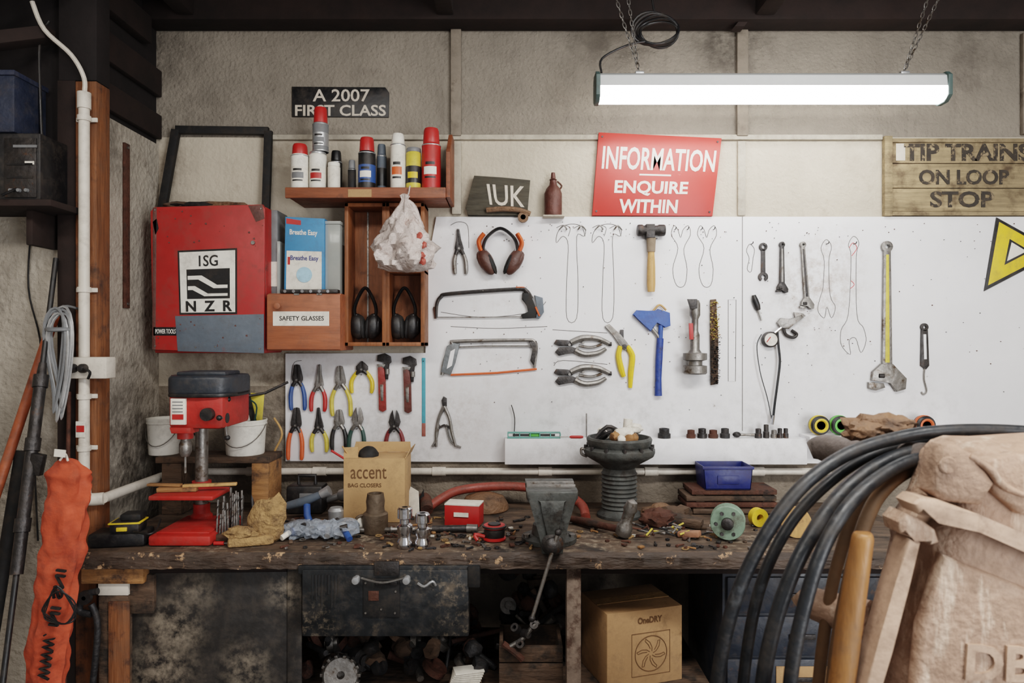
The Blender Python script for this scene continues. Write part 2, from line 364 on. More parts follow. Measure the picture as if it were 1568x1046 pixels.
# =====================================================  TOOL BOARD
b=B('white_tool_board')
b.poly([P(437,541,YB),P(652,541,YB),P(652,418,YB),P(668,332,YB),P(1760,332,YB),P(1760,712,YB),P(437,706,YB)],(0,-YB-.0005,0),m_board,.001)
b.pbox(1136,332,1137.2,660,YB-.0004,YB,m_pencil,0)
b.done()
b=B('board_nails')
for k in range(230):
    u=random.choice([random.uniform(680,1560),random.uniform(680,1300)]); v=random.choice([random.uniform(340,370),random.uniform(340,640),random.uniform(500,560)])
    p=P(u,v,YB); b.cyl(p,p+Vector((0,-.004,0)),random.uniform(.001,.002),random.choice([m_dsteel,m_rust,m_grey]),seg=6)
b.done()
def line(b,pts,m=m_pencil,closed=False,smooth=4):
    b.ptube(pts,.5,YB-.0004,m,seg=4,smooth=smooth,closed=closed,ky=.6)
b=B('pencil_tool_outlines')
for u in (876,931):
    line(b,[(u-8,487),(u-8,425),(u-6,375),(u-14,362),(u-24,372),(u-22,356),(u-10,345),(u+8,344),(u+20,352),(u+18,362),(u+7,363),(u+9,430),(u+7,487)],closed=True)
    line(b,[(u-24,349),(u-14,345),(u-3,349),(u-6,362)]); line(b,[(u+2,350),(u+14,346),(u+20,362)])
for u in (1042,1082):
    line(b,[(u-6,437),(u-12,412),(u-4,380),(u-14,360),(u-10,346),(u-4,352),(u,364),(u+4,352),(u+12,346),(u+15,360),(u+5,382),(u+10,412),(u+6,437)],closed=True)
line(b,[(1115,459),(1127,459),(1126,584),(1115,584)],closed=True,smooth=1)
line(b,[(1265,367),(1257,380),(1262,400),(1260,440),(1256,455),(1252,475),(1262,487),(1266,470),(1273,487),(1279,470),(1271,452),(1269,400),(1273,378)],closed=True)
line(b,[(1307,362),(1299,375),(1303,395),(1299,480),(1288,505),(1288,528),(1302,543),(1300,522),(1310,518),(1318,540),(1326,522),(1322,502),(1312,482),(1311,395),(1315,372)],closed=True)
line(b,[(1300,380),(1306,372),(1312,380),(1304,392)],m_redpen); line(b,[(1303,430),(1308,436),(1302,442)],m_redpen)
line(b,[(1148,374),(1143,384),(1147,396),(1144,412),(1150,416),(1153,396),(1155,382)],closed=True)
line(b,[(846,505),(930,510)]); line(b,[(848,560),(862,552),(930,558)])
line(b,[(690,345),(702,340),(716,346),(718,380)]); line(b,[(675,478),(740,486),(815,478),(836,462)])
line(b,[(690,500),(760,503),(838,500)]); line(b,[(445,612),(448,560),(462,552)])
b.done()
b=B('hanging_hooks')   # pairs of dark prongs the missing tools hang from
for u in (867,885,922,940):
    p=P(u,352,YB); s_=-1 if u in (867,922) else 1
    b.tube([p,p+Vector((0,-.018,0)),p+Vector((s_*.012,-.022,.012)),p+Vector((s_*.030,-.012,-.004))],[.0022,.003,.003,.0015],m_steel,6,smooth=3)
for u in (1033,1052,1073,1092,1265,1307,1150):
    v=352 if u<1100 else 374
    p=P(u,v,YB); b.tube([p,p+Vector((0,-.018,0)),p+Vector((0,-.024,.006))],.0018,m_dsteel,6)
b.done()
# =====================================================  SIGNS
def lerpq(q,s,t):
    tl,tr,br,bl=q
    return tl.lerp(tr,s).lerp(bl.lerp(br,s),t)
def signtext(b,q,txt,s0,t0,s1,t1,m,bold=.02,off=-.001,ext=.0008):
    o=Vector((0,off,0))
    b.text(txt,lerpq(q,s0,t0)+o,lerpq(q,s1,t0)+o,lerpq(q,s1,t1)+o,lerpq(q,s0,t1)+o,m,ext,bold)
m_signwhite=mat('sign_white_enamel',(228,224,214),.5,var=.1,scale=12,bump=.02,dirt=(206,120,108),damt=.64,dscale=26,dsharp=.05,wear=False)
b=B('red_information_sign')
q=[P(917,203,-.022),P(1105,212,-.022),P(1091,331,-.022),P(907,330,-.022)]
b.poly(q,(0,.0215,0),m_signred,.0008)
signtext(b,q,'INFORMATION',.045,.16,.97,.44,m_signwhite,.02)
signtext(b,q,'ENQUIRE',.165,.57,.77,.755,m_signwhite,.03)
signtext(b,q,'WITHIN',.215,.80,.70,.97,m_signwhite,.03)
o_=Vector((0,-.001,0))
b.poly([lerpq(q,.36,.485)+o_,lerpq(q,.62,.485)+o_,lerpq(q,.62,.505)+o_,lerpq(q,.36,.505)+o_],(0,.0008,0),m_signwhite)
for s,t in ((.03,.05),(.97,.05),(.97,.95),(.03,.95)):
    p=lerpq(q,s,t); b.cyl(p,p+Vector((0,-.003,0)),.004,m_dsteel,seg=8)
b.done()
b=B('black_first_class_sign')
b.flat([(447,133),(590,134),(596,142),(595,180),(447,179)],-.006,0,m_black,.0008)
b.ptext('A 2007',479,137,566,156,-.007,m_offwhite,.0006,.012)
b.ptext('FIRST CLASS',452,161,591,178,-.007,m_offwhite,.0006,.02)
b.done()
b=B('weathered_wooden_sign')
yf=-.024
b.pbox(1362,218,1596,250,yf+.008,-.002,m_weathersign,.002); b.pbox(1362,251,1596,288,yf+.0085,-.002,m_weathersign,.002); b.pbox(1362,289,1596,324,yf+.008,-.002,m_weathersign,.002)
for (a,bb_,c,d) in ((1355,208,1367,331),(1592,208,1604,331)): b.pbox(a,bb_,c,d,yf,-.002,m_weathersign,.002)
for (a,bb_,c,d) in ((1367,212,1592,218),(1367,324,1592,330)): b.pbox(a,bb_,c,d,yf,-.002,m_weathersign,.002)
b.pbox(1372,220,1386,246,yf+.0072,yf+.012,m_offwhite,0)
b.ptext('TIP TRAINS',1384,220,1577,247,yf+.007,m_faded,.0006,.035)
b.ptext('ON LOOP',1407,260,1545,283,yf+.007,m_faded,.0006,.03)
b.ptext('STOP',1424,293,1522,318,yf+.007,m_faded,.0006,.03)
b.done()
b=B('yellow_warning_triangle')
y=YB-.005
b.flat([(1526,333),(1507,446),(1622,386)],y,YB,m_black,.0006)
b.flat([(1530,340),(1513,437),(1612,386)],y-.001,YB-.002,m_yellow,.0003)
b.flat([(1546,366),(1538,406),(1578,385)],y-.0018,YB-.003,m_black,.0003)
b.flat([(1549,371),(1542,400),(1572,385)],y-.0026,YB-.004,m_label,.0003)
b.done()
b=B('wooden_offcut_plaque')
y=-.034
b.poly([P(726,269,y),P(770,272,y),P(812,276,y),P(808,323,y),P(799,330,y),P(716,329,y),P(713,318,y),P(720,292,y)],(0,.033,0),m_rotwood,.002)
b.text('IUK',P(745,282,y-.001),P(805,286,y-.001),P(803,318,y-.001),P(750,314,y-.001),m_offwhite,.0006,.01)
b.tube([P(745,322,y-.01),P(770,320,y-.014),P(795,322,y-.012),P(812,328,y-.008)],S(y)*4,m_lbrown,8,smooth=4)
b.lathe([(S(y)*4,-.008),(S(y)*8,-.008),(S(y)*8,.008),(S(y)*4,.008),(S(y)*4,-.008)],P(801,333,y-.008),m_lbrown,axis=(0,1,0),seg=16)
b.done()
b=B('copper_oil_can')
yk=-.036; k=S(yk); c=P(847,331,yk)
b.lathe([(0,0),(13*k,0),(13.5*k,3*k),(13.5*k,34*k),(11*k,41*k),(6*k,47*k),(5*k,54*k),(6*k,55*k),(4*k,57*k),(3*k,66*k),(0,67*k)],c,mat('aged_copper_tin',(88,52,44),.45,metal=.3,var=.3,bump=.1))
b.tube([c+Vector((9*k,0,40*k)),c+Vector((13*k,0,46*k)),c+Vector((6*k,0,53*k))],1.4*k,m_rust,6,smooth=3)
b.done()
b=B('oil_can_bracket'); b.bb(P(831,0,yk).x,P(864,0,yk).x,-.066,-.0155,c.z-.006,c.z-.0005,m_conc2,.001); b.done()
# =====================================================  LAMP
yl=-.27; k=S(yl)
b=B('fluorescent_batten_lamp')
x0=P(916,0,yl).x; x1=P(1441,0,yl).x
zt=P(0,116,yl).z; zb=P(0,158,yl).z
prof=[(-.035,zt-.012),(-.02,zt),(.02,zt),(.035,zt-.012),(.04,zt-.048),(-.04,zt-.048)]
b.poly([(x0,yl+a,z) for a,z in prof],(x1-x0,0,0),m_lampbody,.001)
prof=[(-.04,zt-.049),(.04,zt-.049),(.04,zb+.02),(.03,zb+.006),(.015,zb),(-.015,zb),(-.03,zb+.006),(-.04,zb+.02)]
b.poly([(x0,yl+a,z) for a,z in prof],(x1-x0,0,0),m_lamp,0)
m_endcap=mat('lamp_endcap_grey',(66,84,82),.5,var=.1,bump=.01)
for xx in (x0-.012,x1-.002):
    prof=[(-.044,zt-.012),(-.026,zt+.004),(.026,zt+.004),(.044,zt-.012),(.044,zb+.014),(.02,zb-.004),(-.02,zb-.004),(-.044,zb+.014)]
    b.poly([(xx,yl+a,z) for a,z in prof],(.014,0,0),m_endcap,.001)
for uu in (979,1384): b.box(P(uu,113,yl),(.03,.02,.012),m_silver)
b.done()
def chain(name,a,c_):
    b=B(name); a=Vector(a); c_=Vector(c_); L_=(c_-a).length; st=.018; n=int(L_/st); t=(c_-a).normalized()
    sx=t.cross(Vector((0,1,0))).normalized(); sy=t.cross(sx)
    for i in range(n+1):
        p=a+(c_-a)*(i/n); w=sx if i%2 else sy
        b.tube([p+t*(.012*math.cos(q))+w*(.005*math.sin(q)) for q in [j*2*pi/10 for j in range(10)]],.0016,m_steel,5,closed=True)
    b.done()
for (ua,va,ub) in ((978,110,944),(978,110,962),(1384,110,1436),(1384,110,1420)):
    a=P(ua,va,yl); e=P(ub,0,yl); dirv=(e-a); t=(2.86-a.z)/dirv.z
    chain('lamp_chain',a,a+dirv*t)
b=B('hanging_cable_coil')
c=P(1003,44,-.24)
for i in range(5):
    r=.082-.004*i; o=Vector((.004*i,.004*i,-.003*i))
    b.tube([c+o+Vector((r*math.cos(q),.012*math.sin(q*2+i),r*.68*math.sin(q))) for q in [j*2*pi/28 for j in range(28)]],.0048,m_black,8,closed=True)
b.tube([c+Vector((-.03,0,-.045)),P(960,70,-.25),P(922,90,-.26),P(921,112,-.27)],.004,m_black,8,smooth=5)
b.tube([c+Vector((0,0,.045)),c+Vector((-.01,0,.1)),Vector((c.x-.03,c.y,2.86))],.004,m_black,8,smooth=5)
b.done()
# =====================================================  RED CABINET, FRAME
yc=-.19; kc=S(yc)
b=B('red_wall_cabinet')
a=P(232,315,yc); e=P(405,541,yc)
b.bb(a.x,e.x,-.17,-.001,e.z,a.z,m_red,.006)
b.flat([(236,317),(402,313),(406,320),(404,541),(234,536),(230,324)],yc,-.172,m_red,.004)
b.flat([(268,484),(404,481),(404,541),(272,538)],yc-.0015,yc+.004,m_bluegrey,.001)
mch=mat('chipped_dark_red',(90,56,50),.6,var=.4,scale=40)
b.flat([(380,315),(402,314),(405,335),(392,340)],yc-.001,yc+.004,mch,.0005)
b.flat([(234,318),(240,318),(238,536),(233,535)],yc-.001,yc+.004,mch,.0005)
b.flat([(234,340),(240,335),(243,350),(238,360)],yc-.001,yc+.004,m_blackm,0)
for k_ in range(34):
    u=random.uniform(238,402); v=random.uniform(318,378) if k_%2 else random.uniform(485,535); w_=random.uniform(.6,2.4)
    b.flat([(u,v),(u+w_,v-w_*.4),(u+w_*1.3,v+w_),(u,v+w_*.8)],yc-.0021,yc-.0005,mch,0)
q=[P(272,384,yc-.0012),P(363,380,yc-.0012),P(363,481,yc-.0012),P(275,482,yc-.0012)]
b.poly(q,(0,.003,0),m_blackm,0)
def qp(q,pts,off,m,b):
    b.poly([lerpq(q,s,t)+Vector((0,off,0)) for s,t in pts],(0,.0009,0),m,0)
qp(q,[(.03,.03),(.97,.03),(.97,.30),(.03,.30)],-.001,m_white,b)
qp(q,[(.03,.30),(.14,.30),(.14,.76),(.03,.76)],-.001,m_white,b); qp(q,[(.88,.30),(.97,.30),(.97,.76),(.88,.76)],-.001,m_white,b)
qp(q,[(.16,.40),(.40,.40),(.66,.55),(.84,.55),(.84,.60),(.60,.60),(.34,.46),(.16,.46)],-.0012,m_white,b)
qp(q,[(.16,.56),(.28,.56),(.50,.68),(.84,.68),(.84,.72),(.44,.72),(.24,.62),(.16,.62)],-.0012,m_white,b)
qp(q,[(.03,.76),(.97,.76),(.97,.97),(.03,.97)],-.001,m_white,b)
signtext(b,q,'1SG',.36,.09,.68,.26,m_blackm,.01,-.002)
signtext(b,q,'N  Z  R',.12,.79,.92,.955,m_blackm,.03,-.002)
b.pbox(235,501,272,514,yc-.001,yc+.003,m_black,0); b.ptext('POWER TOOLS',238,504,269,511,yc-.0016,m_white,.0004,.01)
for (u,v) in ((238,322),(400,320),(238,530),(300,532),(330,531),(398,534)):
    p=P(u,v,yc); b.cyl(p,p+Vector((0,-.003,0)),.003,m_steel,seg=8)
b.cyl(P(388,372,yc),P(388,372,yc)+Vector((0,-.006,0)),.007,m_steel,seg=12)
b.done()
b=B('black_picture_frame')
def bar(b,p,q_,w,d,m):
    p=Vector(p); q_=Vector(q_); t=(q_-p).normalized(); n=t.cross(Vector((0,1,0))).normalized()*w/2
    b.poly([p-n,p+n,q_+n,q_-n],(0,d,0),m,.001)
A=P(268,198,-.03); Bq=P(410,200,-.03); Cq=P(406,306,-.05); D=P(246,306,-.05)
Cq.z=D.z=a.z+.008
bar(b,A,Bq,.028,.02,m_blackm); bar(b,Bq,Cq,.028,.02,m_blackm); bar(b,D,A,.03,.02,m_blackm); bar(b,D,Cq,.016,.02,m_blackm)
b.done()
b=B('folded_dust_sheets')
for i,(u,w,mm) in enumerate(((300,60,m_blackm),(345,50,m_lbrown),(280,40,m_oldwood))):
    b.blob(Vector((P(u,0,-.12).x,-.12,a.z+.010)),(w*kc*.8,.04,.016),mm,.3,2,seed=i,flatz=-.009)
b.done()
# =====================================================  SHELF + CANS
ys=-.2; zs=2.072
b=B('spray_can_shelf')
b.bb(P(438,0,ys).x,P(683,0,ys).x,ys-.012,ys,2.034,zs,m_shelf,.003)
b.bb(P(440,0,ys).x,P(681,0,ys).x,ys,-.0005,2.040,zs-.001,m_shelf,.001)
xr=P(683,0,ys).x
b.poly([(xr,ys,2.04),(xr,ys,2.2),(xr,-.1,2.29),(xr,-.0005,2.29),(xr,-.0005,2.04)],(.014,0,0),m_shelf,.001)
b.pbox(533,290,569,302,ys-.014,ys-.010,m_cardd,0)
b.done()
zs+=.0005
def can(name,u0,u1,vt,y,body,cap,capfrac=.18,labm=None,band=None,z0=None,style='spray'):
    k=S(y); x=P((u0+u1)/2,0,y).x; z0=zs if z0 is None else z0; zt=P(0,vt,y).z; h=zt-z0; r=(u1-u0)/2*k
    b=B(name); c=Vector((x,y,z0))
    hb=h*(1-capfrac)
    if style=='spray':
        b.lathe([(0,0),(r*.94,0),(r,.003),(r,.004),(r,hb*.92),(r*.98,hb*.94),(r*.8,hb*.985),(r*.6,hb),(0,hb)],c,body)
        b.lathe([(0,hb*.97),(r*.86,hb*.97),(r*.86,hb+.003),(r*.8,h*.96),(r*.7,h),(0,h)],c,cap)
    else:
        b.lathe([(0,0),(r*.96,0),(r,.003),(r,hb*.97),(r*.9,hb),(0,hb)],c,body)
        b.lathe([(0,hb),(r*.93,hb),(r*.95,hb+.002),(r*.95,h-.002),(r*.9,h),(0,h)],c,cap)
    if labm: b.lathe([(r*1.012,hb*.18),(r*1.012,hb*.62)],c,labm)
    if band:
        for (z0_,z1_,a0,a1,mm) in ((.30,.46,-2.3,-.9,band),(.50,.56,-2.1,-1.1,m_black),(.22,.26,-2.2,-1.0,m_black)):
            tb=bmesh.new(); n=8; lo=[];hi=[]
            for j in range(n+1):
                aa=a0+(a1-a0)*j/n; lo.append(tb.verts.new((r*1.02*math.cos(aa),r*1.02*math.sin(aa),hb*z0_))); hi.append(tb.verts.new((r*1.02*math.cos(aa),r*1.02*math.sin(aa),hb*z1_)))
            for j in range(n): tb.faces.new((lo[j],lo[j+1],hi[j+1],hi[j]))
            b.add(tb,mm,Matrix.Translation(c))
    b.lathe([(r*.97,0.0),(r*1.03,0.001),(r*1.03,.004),(r*.97,.005)],c,m_silver)
    if style=='spray': b.lathe([(r*1.02,hb*.91),(r*1.03,hb*.925),(r*.97,hb*.94)],c,m_silver)
    return b.done()
can('spray_can',446,473,222,-.15,m_white,m_redp,.2,labm=m_label,band=m_grey)
can('spray_can',474,500,234,-.15,m_white,m_silver,.06,labm=m_label,band=m_redp,style='tin')
zc2=P(0,234,-.15).z+.0005
can('spray_can',479,503,166,-.15,m_grey,m_redp,.33,labm=m_silver,band=m_grey,z0=zc2)
can('cream_jar',502,521,250,-.16,m_label,m_white,.14,style='tin')
can('oil_bottle',506,524,232,-.075,m_black,m_black,.2)
can('oil_bottle',533,545,246,-.14,m_blackm,m_grey,.25)
can('spray_can',549,575,212,-.15,m_black,m_redp,.24,labm=m_blue,band=m_white)
can('spray_can',577,592,222,-.10,m_bluegrey,m_bluegrey,.18,labm=m_black)
can('lubricant_can',598,621,206,-.155,m_label,m_white,.14,labm=m_label,band=m_orange)
can('polish_tin',622,645,228,-.15,m_yellowg,m_grey,.1,labm=m_black,band=m_yellow,style='tin')
can('spray_can',646,675,198,-.155,m_redp,m_redp,.22,labm=m_redp,band=m_white)
can('oil_bottle',600,614,212,-.06,m_black,m_black,.2)
# =====================================================  CUBBY
b=B('ear_defender_cubby')
yq=-.13
x0=P(527.5,0,yq).x; x1=P(650,0,yq).x; zt=2.0335; zb=P(0,530,yq).z
T=.014
b.bb(x0,x1,-.022,-.016,zb,zt,m_cubby,0)
for xx in (x0,P(585,0,yq).x,P(590.5,0,yq).x,x1-T): b.bb(xx,xx+T,yq,-.022,zb,zt,m_cubby,.0015)
b.bb(x0,x1,yq,-.022,zb,zb+T,m_cubby,.0015)
b.bb(x0,x1,yq,-.022,zt-T,zt,m_cubby,.0015)
zm=P(0,418,yq).z
b.bb(P(592,0,yq).x,x1,yq-.002,-.022,zm,zm+.012,m_cubby,.0015)
b.bb(x0+.06,x0+.066,-.026,-.022,zb,zt,m_steel,0)
b.done()
def earmuff(name,ul,ur,vc,vt,y,cupm,padm,bandm,rw=11,rh=17,tilt=.25,d=.03,over=None):
    k=S(y); b=B(name)
    pts=[(ul,vc-6),(ul-3,(vc+vt)/2+3),(ul+4,vt+12),((ul+ur)/2,vt),(ur-4,vt+12),(ur+3,(vc+vt)/2+3),(ur,vc-6)]
    b.ptube(pts,2.6,y,bandm,8,smooth=6,ky=2.2)
    if over:
        for sp in over: b.ptube(sp,3.6,y,m_orange,8,smooth=5,ky=2.1)
    for u,s in ((ul,-1),(ur,1)):
        b.blob(P(u-s*2,vc,y),(rw*k*.8,d*.9,rh*k),cupm,.04,2,rot=(0,s*tilt,0))
        b.blob(P(u-s*rw*.62,vc+1,y),(rw*k*.38,d*.85,rh*k*.92),padm,.03,2,rot=(0,s*tilt,0),sub=2)
        b.blob(P(u+s*rw*.35,vc,y),(rw*k*.45,d*.65,rh*k*.75),cupm,.02,2,rot=(0,s*tilt,0),sub=2)
        b.ptube([(u,vc-rh*.9),(u,vc-4)],1.6,y-.01,m_grey,6)
    return b.done()
earmuff('black_ear_defenders',546,573,500,441,-.075,m_black,m_blackm,m_black,15,20,.1,.032)
earmuff('black_ear_defenders',606,633,500,441,-.075,m_black,m_blackm,m_black,15,20,.1,.032)
b=B('folded_ear_defenders'); zz=zm+.012
c=P(620,418,-.08)
for s in (-1,1): b.blob(Vector((c.x+s*.022,-.07,zz+.022)),(.02,.03,.022),m_black,.03,2,flatz=-.0215)
b.tube([Vector((c.x-.03,-.07,zz+.03)),Vector((c.x,-.07,zz+.062)),Vector((c.x+.03,-.07,zz+.03))],.004,m_black,8,smooth=5)
b.done()
mcup=mat('brown_ear_cup',(76,46,38),.45,var=.3)
earmuff('orange_ear_defenders',743,789,401,350,YB-.034,mcup,m_blackm,m_black,14,22,.45,.03,over=([(737,385),(733,370),(741,358)],[(795,385),(799,372),(792,358)]))
yg=-.2
b=B('safety_glasses_box')
a=P(408.5,449,yg); e=P(521,537,yg)
b.bb(a.x,e.x,yg+.012,-.001,e.z,a.z,m_box,.003)
b.bb(a.x,e.x,yg,yg+.0125,e.z+.004,a.z-.004,m_box,.003)
b.pbox(418,477,504,499,yg-.001,yg+.002,m_label,0)
b.ptext('SAFETY GLASSES',428,484,496,491,yg-.0016,m_black,.0004,.01)
p=P(427,469,yg); b.lathe([(0,0),(.006,0),(.005,.008),(.011,.014),(.011,.019),(0,.022)],p,m_box,axis=(0,-1,0),seg=16)
for u in (450,485): b.pbox(u,449.5,u+8,452,yg-.002,yg+.003,m_steel,0)
b.done()
zg=a.z
b=B('dust_mask_box')
yy=-.15
q=[P(437,332,yy),P(497,335,yy),P(497,441,yy),P(435,438,yy)]
q[2].z=q[3].z=zg+.001
b.poly(q,(0,.05,0),mat('mask_box_blue',(62,128,176),.5,var=.25,scale=9,bump=0),.001)
qp(q,[(.03,.02),(.4,.04),(.4,.10),(.03,.09)],-.001,m_redp,b)
signtext(b,q,'Breathe Easy',.12,.16,.82,.25,m_white,.02)
qp(q,[(.05,.44),(.93,.44),(.93,.96),(.05,.96)],-.0008,m_label,b)
signtext(b,q,'Breathe Easy',.15,.50,.85,.58,mat('ink_blue',(50,60,120),.6,bump=0),.01,-.0016)
p=lerpq(q,.5,.75); b.cyl(p+Vector((0,-.001,0)),p+Vector((0,-.003,0)),.028,mat('pale_blue_print',(160,196,214),.6,bump=0),seg=24)
qp(q,[(.08,.52),(.14,.52),(.14,.62),(.08,.62)],-.0017,m_redp,b)
b.done()
b=B('clear_storage_box')
xa=P(500,0,-.12).x; xb=P(523,0,-.12).x
b.bb(xa,xb,-.14,-.02,zg+.001,P(0,345,-.12).z,m_glass,.004)
b.bb(xa+.006,xb-.006,-.12,-.03,zg+.004,P(0,372,-.12).z,m_oldwood,.004)
b.bb(xa-.002,xb+.002,-.142,-.018,P(0,345,-.12).z,P(0,340,-.12).z,m_glass,.002)
b.done()
b=B('grey_document_file')
xa=P(412,0,-.12).x; xb=P(425,0,-.12).x
b.bb(xa,xb,-.12,-.01,zg+.001,P(0,322,-.12).z,m_grey,.002)
b.bb(xb+.001,xb+.012,-.13,-.03,zg+.001,P(0,370,-.12).z,m_glass,.002)
b.bb(xa-.0,xb,-.122,-.12,zg+.03,zg+.12,m_label,0)
b.done()
b=B('flat_spanner_set'); b.bb(P(432,0,-.17).x,P(520,0,-.17).x,-.195,-.16,zg+.0005,zg+.014,m_dsteel,.003)
for i in range(6):
    x=P(440+i*13,0,-.17).x; b.cyl((x,-.196,zg+.007),(x,-.158,zg+.007),.006,m_chrome,seg=6)
b.done()
b=B('plastic_carrier_bag')
c=P(620,417,-.255); k=S(-.255)
def md(a,z): return 1+.13*math.sin(5*a+z*30)+.10*math.sin(9*a-z*50)+.06*math.sin(17*a+z*90)+.22*noise.noise(Vector((math.cos(a)*2,math.sin(a)*2,z*30)))
b.lathe([(0,0),(20*k,1*k),(34*k,7*k),(40*k,14*k),(43*k,22*k),(42*k,30*k),(43*k,37*k),(39*k,46*k),(36*k,54*k),(31*k,62*k),(28*k,70*k),(23*k,79*k),(19*k,88*k),(12*k,97*k),(6*k,105*k),(4*k,110*k),(7*k,116*k),(3*k,119*k),(0,119*k)],Vector((c.x,-.262,c.z)),m_pinkbag,seg=90,mod=md)
hp=Vector((c.x,-.262,c.z+112*k))
b.tube([hp,hp+Vector((.03,.01,-.03)),hp+Vector((.06,.01,-.12)),hp+Vector((.075,.0,-.19))],[.004,.012,.009,.003],m_pinkbag,8,smooth=4)
mbp=mat('bag_print_red',(170,78,66),.5,var=.3,scale=40)
for (dx,dz) in ((.068,.05),(.074,.085),(.058,.115),(.07,.03)): b.blob(Vector((c.x+dx,-.262-.055,c.z+dz)),(.010,.012,.012),mbp,.5,2.5,sub=2,seed=int(dz*100))
b.tube([hp,hp+Vector((.01,.02,.02)),Vector((hp.x+.01,ys-.014,2.068)),Vector((hp.x+.01,ys+.0,2.078))],.003,m_pinkbag,6,smooth=4)
b.done()
# =====================================================  HAND TOOLS ON BOARD
YT=YB-.008
def pliers(name,u,v0,v1,m,kind='comb',w=13,open_=1.0,jm=None,lean=0):
    jm=jm or m_dsteel; b=B(name); h=v1-v0
    pv=v0+h*(.34 if kind!='needle' else .44)
    if kind=='cutter': pv=v0+h*.26
    y=YT
    def L(pts): return [(u+a+lean*(bv-pv)/h,bv) for a,bv in pts]
    for s in (-1,1):
        if kind=='needle': pts=[(s*.4,v0),(s*2,v0+1),(s*3.5,v0+(pv-v0)*.5),(s*6,pv-5),(s*7,pv),(s*4,pv+6),(s*.2,pv+5),(s*.4,pv-6)]
        elif kind=='cutter': pts=[(s*.3,v0),(s*4,v0+3),(s*9,v0+8),(s*9,pv),(s*5,pv+6),(0,pv+5),(s*.3,pv-6)]
        elif kind=='snip': pts=[(s*3,v0),(s*6,v0+6),(s*9,pv-6),(s*7,pv),(s*4,pv+6),(0,pv+5),(s*.5,pv-8)]
        else: pts=[(s*.4,v0),(s*4,v0+1),(s*5.5,v0+7),(s*8,pv-4),(s*8,pv),(s*5,pv+6),(0,pv+5),(s*.4,pv-7)]
        b.flat(L(pts),y-.005,y+.005,jm,.0012)
        hp=[(s*3,pv+2),(s*w*.62,pv+h*.14),(s*w*.86*open_,pv+(v1-pv)*.5),(s*w*.88*open_,v1-6),(s*w*.8*open_,v1)]
        b.ptube(L(hp[:2]+[hp[1]]),[3.2,3.0,3.0],y,jm,8,ky=1.1)
        b.ptube(L(hp),[2.6,3.0,3.4,3.3,2.2],y,m,8,smooth=5,ky=1.1)
    p=P(u,pv,y); b.cyl(p+Vector((0,.005,0)),p+Vector((0,-.008,0)),.0085,jm,seg=14); b.cyl(p+Vector((0,-.008,0)),p+Vector((0,-.0095,0)),.004,m_steel,seg=10)
    p=P(u,pv+8,YB); b.cyl(p,p+Vector((0,-.02,0)),.0018,m_steel,seg=6)
    return b.done()
pliers('blue_handled_pliers',455,558,628,m_blue,'comb',12,lean=2)
pliers('red_handled_pliers',488,558,630,m_redp,'needle',12,jm=m_steel,lean=-2)
pliers('yellow_handled_pliers',521,560,637,m_yellowg,'comb',14,1.15,jm=m_steel,lean=3)
pliers('yellow_black_pliers',554,553,602,m_yellow,'cutter',15,1.2)
pliers('orange_handled_pliers',453,624,704,m_orange,'comb',12,lean=-2)
pliers('yellow_handled_pliers',488,624,692,m_yellowg,'needle',13,lean=2)
pliers('black_handled_pliers',519,627,690,m_black,'comb',12,jm=m_steel)
pliers('green_handled_pliers',547,624,696,m_dgreen,'snip',13,jm=m_steel,lean=-3)
pliers('red_handled_pliers',604,628,700,mat('dark_red_grip',(112,36,38),.45),'snip',15,jm=m_dsteel)
pliers('steel_snips',703,350,420,m_steel,'needle',10,1,jm=m_dsteel,lean=4)
def pipewrench(name,u,v0,v1,m):
    b=B(name); y=YT
    b.flat([(u-6,v1),(u-7,v0+40),(u-8,v0+22),(u-2,v0+20),(u+2,v0+24),(u+4,v0+42),(u+5,v1),(u,v1+3)],y-.007,y+.007,m,.002)
    b.flat([(u-9,v0+12),(u-8,v0+3),(u+3,v0),(u+12,v0+5),(u+13,v0+14),(u+9,v0+16),(u+8,v0+40),(u+4,v0+40),(u+3,v0+14),(u-3,v0+13)],y-.005,y+.007,m_dsteel,.0015)
    b.flat([(u-9,v0+17),(u+4,v0+17),(u+2,v0+22),(u-7,v0+23)],y-.006,y+.006,m_steel,.001)
    b.flat([(u-4,v0+48),(u+1,v0+48),(u+1,v1-14),(u-3,v1-14)],y-.0082,y-.006,m_steel,.0004)
    p=P(u+7,v0+28,y); b.lathe([(0,-.01),(.009,-.01),(.009,.01),(0,.01)],p,m_steel,seg=14)
    b.done()
pipewrench('red_pipe_wrench',586,541,628,mat('wrench_red',(140,50,44),.5,var=.3,dirt=(76,50,44),damt=.53,dscale=30))
pipewrench('rusty_pipe_wrench',625,545,630,mat('wrench_brown',(96,50,44),.55,var=.3,dirt=(60,50,46),damt=.52,dscale=30))
b=B('blue_steel_rule'); b.pbox(646,548,651.5,668,YB-.003,YB,m_teal,.0005); p=P(648.5,553,YB-.003); b.cyl(p,p+Vector((0,-.003,0)),.002,m_dsteel,seg=6); b.pbox(646,648,651.5,668,YB-.0036,YB,mat('brick_red_tip',(140,80,70),.6),.0003); b.done()
b=B('circlip_pliers'); y=YT
b.flat([(676,613),(679,607),(684,610),(684,622),(678,626)],y-.004,y+.006,m_dsteel,.001)
for s in (-1,1):
    b.ptube([(680,622),(680+s*8,640),(680+s*12,662),(680+s*(12 if s<0 else 18),684)],[3,2.4,2.4,1.8],y,m_steel,8,smooth=4)
b.ptube([(672,650),(668,672),(662,684)],1.8,y,m_steel,6,smooth=3); b.ptube([(683,650),(690,676),(706,685)],1.6,y,m_steel,6,smooth=3)
b.ptube([(672,655),(680,651),(690,655)],1.8,y,m_dsteel,6)
b.done()
b=B('black_hacksaw'); y=YT-.002
